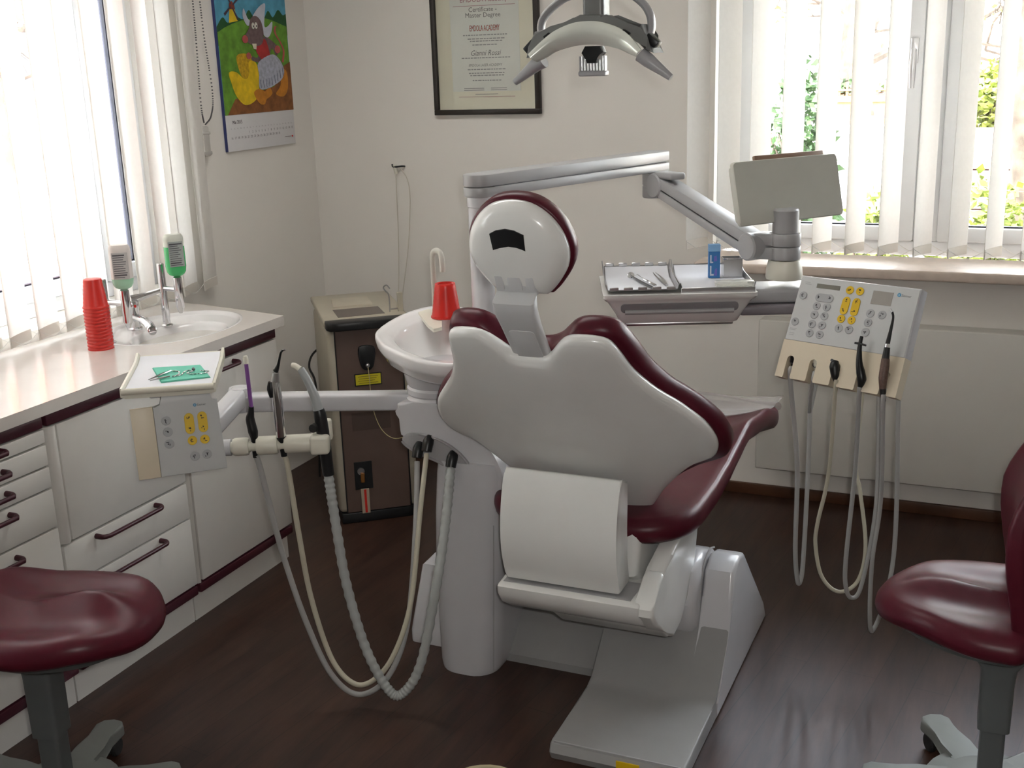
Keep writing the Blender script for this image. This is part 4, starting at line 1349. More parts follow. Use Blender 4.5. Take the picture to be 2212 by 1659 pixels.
    part('backrest_shell', MB().dome2(sh, [(0.5, -0.022), (0.96, -0.022), (0.992, -0.016), (1.0, -0.008), (0.998, -0.001), (0.988, 0.005), (0.965, 0.009), (0.92, 0.012), (0.86, 0.014), (0.78, 0.016), (0.70, 0.018), (0.6, 0.020), (0.5, 0.021), (0.3, 0.022), (0.1, 0.022), (0.02, 0.022)], P, c0, (0.30, 0.40), (0.040, 0.30)), SHELL, t, angle=60)
    hc = [(0.0, -0.118), (0.030, -0.114), (0.060, -0.098), (0.084, -0.072), (0.108, -0.048), (0.138, -0.037), (0.184, -0.044), (0.212, -0.072), (0.233, -0.145), (0.250, -0.214), (0.289, -0.298), (0.343, -0.365), (0.381, -0.425), (0.395, -0.485), (0.387, -0.542), (0.357, -0.576), (0.304, -0.612), (0.258, -0.645), (0.212, -0.695), (0.165, -0.77), (0.135, -0.80), (0.0, -0.815)]
    cu = [(p.x, p.y) for p in catmull(mirror(hc), 3, True)]
    part('backrest_cushion', MB().dome2(cu, [(0.05, -0.05), (0.3, -0.052), (0.6, -0.058), (0.85, -0.070), (0.94, -0.075), (0.98, -0.070), (1.0, -0.057), (1.0, -0.038), (0.99, -0.024), (0.97, -0.018), (0.6, -0.018), (0.1, -0.018)], P, c0, (0.30, 0.40), (0.034, 0.30)), MAROON, t, angle=60)
    # --- head rest
    a = math.radians(18)
    ht, hn = Vector((0, -math.sin(a), math.cos(a))), Vector((0, -math.cos(a), -math.sin(a)))
    Hd = frame((XC+0.008, 2.305, 1.243), (1, 0, 0), ht, hn)
    hh = [(0.0, 0.199), (0.042, 0.192), (0.076, 0.170), (0.100, 0.140), (0.113, 0.108), (0.116, 0.078), (0.108, 0.045), (0.087, 0.012), (0.062, -0.016), (0.048, -0.020), (0.0, -0.020)]
    ho = [(p.x, p.y) for p in catmull(mirror(hh), 3, True)]
    hs_ = part('headrest_shell', MB().dome(ho, [(0.5, -0.02), (0.96, -0.018), (0.995, -0.010), (1.0, 0.0), (0.985, 0.009), (0.94, 0.018), (0.84, 0.027), (0.68, 0.033), (0.45, 0.037), (0.2, 0.038), (0.03, 0.038)], Hd, (0, 0.085)), SHELL, t, angle=60)
    sl = [(-0.046, 0.137), (-0.03, 0.145), (-0.008, 0.149), (0.012, 0.146), (0.033, 0.136), (0.032, 0.098), (0.012, 0.108), (-0.006, 0.110), (-0.026, 0.106), (-0.044, 0.098)]
    part('grip_recess', MB().prism(sl, 0.0385, Hd @ Matrix.Translation((0.0, 0, 0)), 0.0015), BLACK, hs_, 'black curved grip recess')
    hcu = [(x*1.06+(0 if x == 0 else 0.001), 0.085+(y-0.085)*1.06) for x, y in hh]
    hco = [(p.x, p.y) for p in catmull(mirror(hcu), 3, True)]
    part('headrest_cushion', MB().dome(hco, [(0.3, -0.052), (0.7, -0.058), (0.92, -0.052), (0.985, -0.038), (1.0, -0.022), (0.99, -0.010), (0.96, -0.006), (0.1, -0.006)], Hd, (0, 0.085)), MAROON, t, angle=60)
    # --- head rest arm and hinge
    hg = MB()
    hg.box((0.098, 0.02, 0.05), Matrix.Translation((XC+0.0, 2.281, 1.246)) @ Matrix.Rotation(a, 4, 'X'), 0.006, 3)
    part('hinge_block', hg, ARMG, t)
    for dx in (-0.036, 0.0, 0.036):
        part('hinge_lug', MB().box((0.020 if dx else 0.034, 0.012, 0.036), Matrix.Translation((XC+dx, 2.271, 1.250)) @ Matrix.Rotation(a, 4, 'X'), 0.003, 2), ARMG, t)
    am = MB()
    rings = []
    for y, z, w, d in ((2.318, 1.246, 0.042, 0.012), (2.288, 1.236, 0.047, 0.016), (2.264, 1.215, 0.049, 0.018), (2.268, 1.190, 0.049, 0.016), (2.296, 1.150, 0.047, 0.013), (2.338, 1.095, 0.046, 0.012), (2.384, 1.035, 0.046, 0.010), (2.42, 0.99, 0.046, 0.008)):
        rings.append([(XC+x, y+q*0.85, z+q*0.5) for x, q in rrect(w*2, d*2, min(0.009, d*0.8), 4)])
    am.loft(rings)
    ar = part('headrest_arm', am, ARMG, t)
    dv = Vector((0, 0.043, -0.057)).normalized()
    nv = Vector((0, -0.80, -0.60))
    part('arm_panel', MB().prism(rrect(0.062, 0.105, 0.010, 4), 0.0025, frame(V(XC+0.002, 2.331, 1.105)+nv*0.0128, (1, 0, 0), -dv, Vector((1, 0, 0)).cross(-dv)), 0.001), ARMG, ar)
chair()

# ================================================================== water unit with cuspidor
def water_unit():
    t = thing('water_unit', 'white dental water unit column with cuspidor bowl left of the chair', 'dental unit', (-1.42, 2.8, 0))
    # lower column (rounded front), loft of horizontal sections
    def sec(x0, x1, y0, y1, z, r):
        return [(x, y, z) for x, y in rrect(x1-x0, y1-y0, r, 6, ((x0+x1)/2, (y0+y1)/2))]
    col = MB()
    col.loft([sec(-1.476, -1.30, 2.680, 2.98, 0.0, 0.07), sec(-1.480, -1.29, 2.680, 2.98, 0.02, 0.07), sec(-1.486, -1.272, 2.685, 2.98, 0.30, 0.07), sec(-1.478, -1.258, 2.69, 2.98, 0.48, 0.065), sec(-1.468, -1.252, 2.695, 2.98, 0.60, 0.06), sec(-1.46, -1.262, 2.70, 2.98, 0.645, 0.05)])
    part('column', col, UNITW, t)
    part('column_seam', MB().tube([(-1.296, 2.7005, 0.02), (-1.286, 2.7035, 0.30), (-1.281, 2.706, 0.47)], 0.0018, 6), UNITG, t)
    # arched head over the hose outlets: outline in the xz plane
    ol = catmull([(-1.558, 0.800), (-1.566, 0.765), (-1.563, 0.705), (-1.548, 0.690), (-1.50, 0.672), (-1.44, 0.648), (-1.38, 0.622), (-1.335, 0.594), (-1.315, 0.56), (-1.268, 0.545), (-1.252, 0.575), (-1.254, 0.625), (-1.285, 0.685), (-1.345, 0.735), (-1.37, 0.765), (-1.378, 0.800)], 4, True)
    hd = MB()
    hd.prism([(p.x, p.y) for p in ol], 0.27, frame((0, 2.985, 0), (1, 0, 0), (0, 0, 1), (0, -1, 0)), 0.035, 4)
    part('head', hd, UNITW, t)
    pl = [(p.x, p.y) for p in catmull([(-1.556, 0.690), (-1.540, 0.712), (-1.500, 0.716), (-1.433, 0.703), (-1.375, 0.670), (-1.335, 0.622), (-1.312, 0.578), (-1.345, 0.594), (-1.390, 0.618), (-1.45, 0.642), (-1.515, 0.662)], 4, True)]
    ou2 = part('outlet_plate', MB().prism(pl, 0.010, frame((0, 2.716, 0), (1, 0, 0), (0, 0, 1), (0, -1, 0)), 0.002), UNITG, t, 'grey hose outlet plate')
    part('outlet_rim', MB().tube([(p[0], 2.705, p[1]) for p in pl[8:]+pl[:1]], 0.004, 8), mat('outlet_rim_grey', (0.36, 0.35, 0.36), 0.4), ou2)
    for x, z in ((-1.501, 0.668), (-1.469, 0.690), (-1.396, 0.652)):
        part('outlet_socket', MB().tube([(x, 2.712, z+0.016), (x, 2.698, z+0.006), (x, 2.686, z-0.016)], [0.014, 0.016, 0.0145], 12, 3), BLACK, ou2)
    part('foot_box', MB().prism([(2.806, 0), (2.806, 0.04), (2.90, 0.22), (3.25, 0.24), (3.25, 0)], 0.24, frame((-1.625, 0, 0), (0, 1, 0), (0, 0, 1), (1, 0, 0)), 0.012, 3), UNITW, t)
    # neck and bowl
    nc = Matrix.Translation((-1.485, 2.81, 0))
    part('neck', MB().lathe([(0.090, 0.78), (0.094, 0.784), (0.094, 0.802), (0.089, 0.806), (0.087, 0.812), (0.091, 0.817), (0.091, 0.832), (0.086, 0.838), (0.090, 0.845), (0.097, 0.87), (0.10, 0.90)], nc, 32), UNITW, t)
    bl = catmull([(-1.688, 2.825), (-1.628, 2.735), (-1.55, 2.672), (-1.44, 2.615), (-1.33, 2.605), (-1.265, 2.66), (-1.245, 2.80), (-1.27, 2.95), (-1.38, 3.05), (-1.53, 3.09), (-1.64, 3.085), (-1.692, 2.98)], 4, True)
    bo = [(p.x, p.y) for p in bl]
    cen = (-1.47, 2.84)
    def tilt(y):
        return 0.957+(y-2.65)*0.085
    cen2 = (-1.452, 2.815)
    lev = [(0.40, -0.105, 0, 0), (0.50, -0.100, 0, 0), (0.66, -0.086, 0, 0), (0.80, -0.074, 0, 0), (0.875, -0.062, 0, 0), (0.90, -0.048, 0, 0), (0.955, -0.038, 0, 0), (0.985, -0.026, 0, 0), (1.0, -0.006, 0, 0), (0.994, 0.001, 0, 0), (0.975, 0.004, 0, 0), (0.94, 0.002, 0, 0), (0.86, 0.0, 0.0, 0), (0.80, -0.002, 1, 0), (0.76, -0.008, 1, 0), (0.72, -0.022, 1, 0), (0.62, -0.052, 1, 0), (0.44, -0.072, 1, 0), (0.2, -0.080, 1, 0), (0.04, -0.082, 1, 0)]
    rings = []
    for s, h, mv, _ in lev:
        r = []
        for x, y in bo:
            px, py = cen[0]+(x-cen[0])*s, cen[1]+(y-cen[1])*s
            if mv:
                px += (cen2[0]-cen[0])
                py += (cen2[1]-cen[1])*0.6
            r.append((px, py, tilt(py)+h))
        rings.append(r)
    part('cuspidor_bowl', MB().loft(rings), CERAMIC, t, angle=60)
    part('cup_ledge', MB().loft([[(x, y, tilt(y)+h) for x, y in ((-1.645, 3.005), (-1.632, 3.042), (-1.580, 3.030), (-1.505, 2.885), (-1.520, 2.862), (-1.560, 2.900))] for h in (-0.004, 0.006)]), IVORY, t, 'ivory ledge reaching into the bowl')
    sp = MB()
    sp.tube([(-1.600, 3.03, tilt(3.03)-0.005), (-1.600, 3.03, 1.10), (-1.601, 3.03, 1.155), (-1.594, 3.027, 1.174), (-1.580, 3.022, 1.179), (-1.567, 3.018, 1.170), (-1.562, 3.016, 1.145), (-1.562, 3.016, 1.118)], 0.0085, 12, 4)
    part('cup_filler_tube', sp, mat('milky_plastic', (0.68, 0.65, 0.58), 0.3, vary=0.02, trans=0.2), t)
    # assistant swing arm
    a1 = MB()
    p0, p1 = V(-1.50, 2.81, 0.787), V(-2.02, 2.62, 0.787)
    d = (p1-p0).normalized()
    s = Vector((-d.y, d.x, 0))
    a1.box(((p1-p0).length, 0.055, 0.050), frame((p0+p1)/2, d, s, (0, 0, 1)), 0.008, 3)
    part('swing_arm', a1, UNITW, t)
    kn = MB()
    kn.lathe([(0.030, 0.762), (0.034, 0.77), (0.034, 0.825), (0.030, 0.832), (0.001, 0.832)], Matrix.Translation((-2.03, 2.615, 0)), 20)
    part('arm_knuckle', kn, UNITW, t)
    a2 = MB()
    p0, p1 = V(-2.03, 2.62, 0.81), V(-1.985, 2.33, 0.745)
    d = (p1-p0).normalized()
    s = Vector((0, 0, 1)).cross(d).normalized()
    a2.box(((p1-p0).length, 0.05, 0.055), frame((p0+p1)/2, d, s, d.cross(s)), 0.010, 3)
    part('forearm', a2, UNITW, t)
    # tall post
    ps = MB()
    ps.lathe([(0.034, 0.86), (0.034, 1.31), (0.0335, 1.312), (0.0335, 1.314), (0.036, 1.316), (0.036, 1.343), (0.001, 1.343)], Matrix.Translation((-1.424, 3.0, 0)), 24)
    part('post', ps, UNITW, t)
water_unit()

solo('drinking_cup', MB().lathe([(r, 0.990+z) for r, z in [(0.030, 0.1), (0.0302, 0.096)]+[(0.0305+0.0125*k/14+(0.0007 if k % 2 else 0), 0.094-0.090*k/14) for k in range(15)]+[(0.046, 0.004), (0.046, 0.0), (0.043, 0.001), (0.030, 0.093), (0.001, 0.094)]], Matrix.Translation((-1.540, 2.985, 0)), 28, caps=False),
     mat('translucent_red', (0.80, 0.03, 0.02), 0.3, vary=0.05, trans=0.35), 'translucent red plastic cup upside down on the cuspidor', 'cup', (-1.540, 2.985, 0.990))

# ================================================================== overhead arm with viewer
def overhead_arm():
    t = thing('support_arm', 'light grey jointed support arm reaching over behind the headrest', 'support arm', (-1.424, 3.0, 1.343))
    A, B = V(-1.424, 3.0, 0), V(-1.135, 3.765, 0)
    d = (B-A).normalized()
    s = Vector((-d.y, d.x, 0))
    L = (B-A).length
    for z0, z1, nm in ((1.344, 1.372, 'lower_shell'), (1.3735, 1.408, 'upper_shell')):
        ol = []
        for i in range(9):
            a = PI/2+PI*i/8
            ol.append((0.045*math.cos(a), 0.045*math.sin(a)))
        ol += [(L+0.02, -0.042), (L+0.035, -0.03), (L+0.035, 0.03), (L+0.02, 0.042)]
        part(nm, MB().prism(ol, z1-z0, frame((A.x, A.y, z0), d, s, (0, 0, 1)), 0.004, 2), UNITG, t)
    E = V(-1.125, 3.715, 1.30)
    el = MB()
    el.lathe([(0.036, 1.262), (0.038, 1.266), (0.038, 1.298), (0.036, 1.30), (0.036, 1.303), (0.038, 1.305), (0.038, 1.342), (0.03, 1.344)], Matrix.Translation((E.x, E.y, 0)), 24)
    part('elbow', el, UNITG, t)
    F_ = V(-0.715, 3.39, 1.165)
    S0 = V(-1.09, 3.685, 1.305)
    dd = (F_-S0).normalized()
    ss = Vector((0, 0, 1)).cross(dd).normalized()
    uu = dd.cross(ss)
    l2 = (F_-S0).length
    part('elbow_disc', MB().lathe([(0.001, -0.036), (0.036, -0.036), (0.040, -0.032), (0.040, 0.032), (0.036, 0.036), (0.001, 0.036)], frame(S0, dd, uu, ss) , 24), UNITG, t)
    part('elbow_lid', MB().box((0.10, 0.06, 0.022), frame(S0+V(0.035, -0.03, 0.035), (0.78, -0.62, 0), (0.62, 0.78, 0), (0, 0, 1)), 0.008, 3), UNITG, t)
    for o, h, nm in ((-0.016, 0.028, 'spring_arm_lower'), (0.017, 0.034, 'spring_arm_upper')):
        part(nm, MB().box((l2, 0.062, h), frame((S0+F_)/2+uu*o, dd, ss, uu), 0.004, 2), UNITG, t)
    part('arm_seam', MB().box((l2*0.97, 0.0635, 0.0016), frame((S0+F_)/2-uu*0.001, dd, ss, uu)), STEELD, t)
    part('arm_seam', MB().box((L*0.98, 0.0848, 0.0016), frame((A+B)/2+V(0, 0, 1.3728)+d*0.012, d, s, (0, 0, 1))), STEELD, t)
    part('wrist_disc', MB().lathe([(0.001, -0.038), (0.036, -0.038), (0.041, -0.034), (0.041, 0.034), (0.036, 0.038), (0.001, 0.038)], frame(F_, dd, uu, ss), 24), UNITG, t)
    P = V(-0.632, 3.40, 0)
    for z0, z1 in ((1.128, 1.166), (1.168, 1.205)):
        h = MB()
        ol = ellipse(0.046, 0.046, 24)
        h.prism(ol, z1-z0, frame((P.x, P.y, z0), (1, 0, 0), (0, 1, 0), (0, 0, 1)), 0.003)
        h.box((0.09, 0.062, z1-z0-0.002), frame((P.x-0.05, P.y-0.004, (z0+z1)/2), (1, 0.08, 0), (-0.08, 1, 0), (0, 0, 1)), 0.004)
        part('wrist_ring', h, UNITG, t)
    part('collar', MB().lathe([(0.052, 1.070), (0.054, 1.076), (0.052, 1.10), (0.046, 1.126), (0.001, 1.127)], Matrix.Translation((P.x, P.y, 0)), 28), IVORY, t, 'ivory collar')
    part('viewer_stem', MB().lathe([(0.038, 1.206), (0.038, 1.27), (0.034, 1.275), (0.001, 1.275)], Matrix.Translation((P.x, P.y, 0)), 24), UNITG, t)
overhead_arm()

def viewer():
    TL, TR, BL = V(-0.769, 3.30, 1.416), V(-0.526, 3.613, 1.416), V(-0.735, 3.274, 1.237)
    e = (TR-TL).normalized()
    dn = (BL-TL).normalized()
    n = e.cross(-dn).normalized()
    w, h = (TR-TL).length, (BL-TL).length
    c = (TL+TR)/2+dn*h/2
    t = thing('xray_viewer', 'flat grey-white viewer panel tilted on top of the swivel post', 'viewer', (c.x, c.y, 1.232))
    m = frame(c-n*0.045, e, -dn, n)
    rings = []
    for s, z in ((0.90, 0.0), (0.93, 0.008), (0.935, 0.02), (1.0, 0.032), (1.0, 0.040), (0.985, 0.044)):
        rings.append([m @ Vector((x*s, y*(1-(1-s)*1.6), z)) for x, y in rrect(w, h, 0.012, 5)])
    part('panel', MB().loft(rings), mat('viewer_shell', (0.58, 0.58, 0.52), 0.4, vary=0.02), t)
    part('top_clip', MB().box((w*0.66, 0.012, 0.022), frame(c-dn*(h/2+0.002)+e*0.02-n*0.012, e, n, -dn), 0.003, 2), mat('brown_clip', (0.30, 0.20, 0.14), 0.4), t, 'brown film clip strip')
viewer()

# ================================================================== dentist tray table
TE = Vector((math.cos(math.radians(21.5)), math.sin(math.radians(21.5)), 0))
TM = Vector((-TE.y, TE.x, 0))
TO = Vector((-1.076, 3.061, 1.06))
TT = frame(TO, TE, TM, (0, 0, 1))       # x along the front, y to the rear, z up from the table edge
def tray_table():
    t = thing('tray_table', 'light grey instrument table with two trays in front of the wall', 'table', TT @ V(0.21, 0.15, -0.10))
    n = -TM
    # housing with a raked front, rim on top
    prof = [(0.0, 0.0), (0.004, -0.016), (0.030, -0.025), (0.060, -0.088), (0.07, -0.094), (0.30, -0.075), (0.30, 0.0)]
    def sect(f, inset):
        return None
    rings = []
    for z, i0, y0 in ((0.0, 0.0, 0.0), (-0.010, 0.0, 0.001), (-0.018, 0.006, 0.008), (-0.024, 0.014, 0.014), (-0.060, 0.036, 0.030), (-0.090, 0.050, 0.044), (-0.094, 0.056, 0.052)):
        rings.append([TT @ V(x, y, z) for x, y in rrect(0.438-2*i0, 0.32-y0*1.6, 0.012, 4, (0.219, y0+(0.32-y0*1.6)/2))])
    hb = part('housing', MB().loft(list(reversed(rings))), SHELL, t)
    # the raked front has a recessed grip
    gdn = Vector((0, 0.012, -0.033)).normalized()
    gn = Vector((0, -0.033, -0.012)).normalized()
    G = TT @ frame((0.218, 0.0215, -0.041), (1, 0, 0), -gdn, Vector((1, 0, 0)).cross(-gdn))
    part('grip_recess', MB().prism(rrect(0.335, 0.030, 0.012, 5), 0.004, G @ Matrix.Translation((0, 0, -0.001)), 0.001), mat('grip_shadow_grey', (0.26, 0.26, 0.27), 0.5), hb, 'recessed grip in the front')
    part('grip_bar', MB().tube([G @ V(-0.155, -0.012, 0.004), G @ V(0.155, -0.012, 0.004)], 0.007, 10), UNITG, hb)
    part('front_strip', MB().box2((0.065, 0.045, -0.100), (0.375, 0.055, -0.090), 0.003, 2, TT), STEEL, hb)
    part('bridge', MB().box2((0.40, 0.10, -0.055), (0.66, 0.24, -0.012), 0.012, 3, TT), UNITG, t, 'grey bridge to the swivel post')
    part('bridge_lip', MB().box2((0.40, 0.08, -0.085), (0.66, 0.22, -0.056), 0.008, 3, TT), mat('bridge_dark', (0.22, 0.20, 0.22), 0.4), t)
    # two trays lying in it: things of their own
    def tray(label, u0, u1, notched):
        tr = thing('instrument_tray', label, 'tray', TT @ V((u0+u1)/2, 0.17, 0.002))
        v0, v1 = 0.018, 0.312
        def zf(v):
            f = (v-v0)/(v1-v0)
            return 0.005+0.027*max(0, (f-0.72)/0.28)**2+0.008*max(0, (0.12-f)/0.12)**2
        g = MB()
        N = 16
        rings = []
        for i in range(N+1):
            v = v0+(v1-v0)*i/N
            z = zf(v)
            rings.append([TT @ V(u0, v, z+0.016), TT @ V(u0+0.004, v, z), TT @ V(u1-0.004, v, z), TT @ V(u1, v, z+0.016), TT @ V(u1+0.002, v, z+0.0155), TT @ V(u1-0.003, v, z-0.0015), TT @ V(u0+0.003, v, z-0.0015), TT @ V(u0-0.002, v, z+0.0155)])
        g.loft(rings)
        pan = part('pan', g, STEEL, tr)
        pa = MB()
        rings = []
        for i in range(N+1):
            v = v0+0.004+(v1-v0-0.010)*i/N
            z = zf(v)+0.0012
            rings.append([TT @ V(u0+0.007, v, z), TT @ V(u1-0.007, v, z), TT @ V(u1-0.007, v, z-0.0008), TT @ V(u0+0.007, v, z-0.0008)])
        pa.loft(rings)
        part('paper_liner', pa, mat('tray_paper', (0.78, 0.79, 0.83), 0.8, vary=0.015), tr, 'white paper liner')
        if notched:
            src = {}
            for v, dz in ((v0+0.002, 0.009), (v1-0.006, 0.030)):
                for k in range(5):
                    u = u0+0.022+(u1-u0-0.044)*k/4
                    part('notch_tab', MB().box2((u-0.013, v-0.002, dz), (u+0.013, v+0.002, dz+0.011), 0.002, 1, TT), STEEL, tr)
        else:
            part('front_wall', MB().box2((u0, v0-0.004, -0.006), (u1, v0, 0.015), 0.001, 1, TT), STEEL, tr)
        return zf
    tray('steel tray with notched rims holding hand instruments', 0.010, 0.216, True)
    zf = tray('steel tray with blue box and clear cover', 0.222, 0.432, False)
    return t
tray_table()

def hand_tool(name, label, pts, rs, m, tip=None):
    loc = TT @ Vector(pts[0])
    t = thing(name, label, 'instrument', loc)
    part('shaft', MB().tube([TT @ Vector(p) for p in pts], rs, 8, 4), m, t)
    if tip == 'mirror':
        c = TT @ Vector(pts[-1])
        part('mirror_head', MB().lathe([(0.001, 0), (0.011, 0), (0.011, 0.002), (0.001, 0.003)], frame(c, TE, (TM*0.7+V(0, 0, 0.7)), (-TM*0.7+V(0, 0, 0.7))), 16), CHROME, t)
    elif tip == 'hook':
        part('hook_tip', MB().tube([TT @ Vector(pts[-1]), TT @ (Vector(pts[-1])+V(-0.01, 0.015, 0.006)), TT @ (Vector(pts[-1])+V(-0.02, 0.012, 0.002))], [0.0015, 0.001, 0.0006], 6, 4), CHROME, t)
    return t
hand_tool('dental_mirror', 'dental mirror lying leftmost on the notched steel tray', [(0.148, 0.03, 0.012), (0.13, 0.09, 0.012), (0.11, 0.16, 0.013), (0.092, 0.225, 0.016)], [0.0045, 0.0045, 0.004, 0.002], STEELD, 'mirror')
hand_tool('dental_probe', 'thin hooked probe crossing the mirror on the notched steel tray', [(0.152, 0.05, 0.018), (0.138, 0.11, 0.017), (0.128, 0.17, 0.014), (0.122, 0.20, 0.014)], [0.004, 0.004, 0.003, 0.0015], CHROME, 'hook')
tw = thing('tweezers', 'bent steel tweezers lying on the right of the notched tray', 'tweezers', TT @ V(0.185, 0.10, 0.008))
for k, dx in enumerate((0.0, 0.012)):
    part('arm', MB().tube([TT @ V(0.188, 0.09, 0.011), TT @ V(0.180+dx*0.6, 0.15, 0.012), TT @ V(0.168+dx, 0.21, 0.014), TT @ V(0.160+dx*0.6, 0.235, 0.022)], [0.0042, 0.0045, 0.0025, 0.001], 8, 4, squash=(0.45, 1.2)), STEEL, tw)

bx = thing('paper_box', 'tall narrow blue and white box standing on the right tray', 'box', TT @ V(0.338, 0.205, 0.006))
BBLUE = mat('box_blue', (0.045, 0.20, 0.50), 0.45, vary=0.05)
part('carton', MB().box2((0.322, 0.195, 0.007), (0.356, 0.215, 0.087), 0.001, 1, TT), BBLUE, bx)
part('lid_end', MB().box2((0.3215, 0.1945, 0.087), (0.3565, 0.2155, 0.108), 0.001, 1, TT), mat('box_pale_blue', (0.25, 0.48, 0.78), 0.5), bx)
pt = MB()
Mx = TT @ frame((0.331, 0.1945, 0.065), (1, 0, 0), (0, 0, 1), (0, -1, 0))
pt.prism([(-0.005, -0.012), (0.004, -0.012), (0.004, -0.008), (-0.001, -0.008), (-0.001, 0.012), (-0.005, 0.012)], 0.0006, Mx)
pt.prism([(-0.005, -0.05), (0.006, -0.05), (0.006, -0.045), (-0.001, -0.045), (-0.001, -0.02), (-0.005, -0.02)], 0.0006, Mx)
part('white_print', pt, mat('box_white_print', (0.66, 0.70, 0.78), 0.5), bx)
pt2 = MB()
pt2.prism([(0.007, -0.05), (0.016, -0.05), (0.016, -0.028), (0.010, -0.03)], 0.0006, Mx)
pt2.prism([(0.006, -0.008), (0.016, -0.006), (0.014, 0.01), (0.007, 0.008)], 0.0006, Mx)
part('violet_print', pt2, mat('box_violet', (0.16, 0.16, 0.55), 0.5), bx)

cn = thing('steel_beaker', 'square brushed steel container on the rear corner of the right tray', 'container', TT @ V(0.395, 0.22, 0.006))
wall4 = MB()
for lo, hi in (((0.368, 0.205, 0.009), (0.424, 0.2065, 0.062)), ((0.368, 0.2585, 0.009), (0.424, 0.26, 0.062)), ((0.368, 0.2065, 0.009), (0.3695, 0.2585, 0.062)), ((0.4225, 0.2065, 0.009), (0.424, 0.2585, 0.062)), ((0.368, 0.205, 0.0075), (0.424, 0.26, 0.009))):
    wall4.box2(lo, hi, 0, 1, TT)
part('box_body', wall4, STEEL, cn)
part('rim_lip', MB().box2((0.366, 0.200, 0.061), (0.426, 0.2055, 0.0635), 0.0008, 1, TT), CHROME, cn)
gc = MB()
gc.prism(rrect(0.112, 0.040, 0.006, 4, (0.378, 0.052)), 0.014, TT @ Matrix.Translation((0, 0, 0.012)), 0.003, 2)
solo('clear_cover', gc, mat_clear('clear_acrylic', (0.93, 0.93, 0.88), 0.22), 'clear plastic strip cover at the front of the right tray', 'cover', TT @ V(0.378, 0.052, 0.012))

# ================================================================== dentist control panel
PO, PE, PD, PN = V(-0.545, 3.2, 1.119), V(0.937, -0.35, 0), V(-0.146, -0.391, -0.909), V(-0.319, -0.851, 0.417)
PM = frame(PO, PE, -PD, PN)            # x to the right, y up the face, z out of the face
def pill(a, b, r, n=8):
    a, b = Vector(a), Vector(b)
    d = (b-a).normalized() if (b-a).length > 1e-6 else Vector((1, 0))
    s = Vector((-d.y, d.x))
    out = []
    for i in range(n+1):
        t = -PI/2+PI*i/n
        out.append(b+d*math.cos(t)*r+s*math.sin(t)*r)
    for i in range(n+1):
        t = PI/2+PI*i/n
        out.append(a+d*math.cos(t)*r+s*math.sin(t)*r)
    return [(p.x, p.y) for p in out]

def buttons(parent, M, items, r):
    """each button its own part with a small printed symbol"""
    rnd = random.Random(9)
    for kind, col, pts in items:
        a = (pts[0][0], -pts[0][1])
        b = (pts[-1][0], -pts[-1][1])
        ol = ellipse(r, r, 18, a) if kind == 'round' else pill(a, b, r)
        o = part('button', MB().prism(ol, 0.0022, M, 0.0006, 1), col, parent)
        s = MB()
        ends = [a] if kind == 'round' else [a, b]
        for c in ends:
            for q in range(3):
                x, y = c[0]+rnd.uniform(-0.4, 0.2)*r, c[1]+rnd.uniform(-0.45, 0.45)*r
                w, h = rnd.uniform(0.25, 0.65)*r, 0.13*r
                if rnd.random() < 0.4:
                    w, h = h, w*0.8
                s.box2((x-w/2, y-h/2, 0.0022), (x+w/2, y+h/2, 0.0026), 0, 1, M)
            s.prism(ellipse(r*0.16, r*0.16, 8, (c[0]+rnd.uniform(-.2, .2)*r, c[1]+rnd.uniform(0, .3)*r)), 0.0004, M @ Matrix.Translation((0, 0, 0.0022)))
        part('symbol', s, INK, o)

def logo(parent, M, x, y, size):
    part('logo_disc', MB().prism(ellipse(size*0.62, size*0.62, 16, (x, y)), 0.0006, M), BLUE, parent)
    part('logo_ring', MB().prism(ellipse(size*0.24, size*0.24, 12, (x, y)), 0.0009, M), mat('logo_light', (0.35, 0.55, 0.65), 0.4), parent)
    mb = MB().text('Siemer', M @ Matrix.Translation((x+size*0.75, y-size*0.1, 0.0006)), size*1.15, 'LEFT')
    part('logo_text', mb, INK, parent)

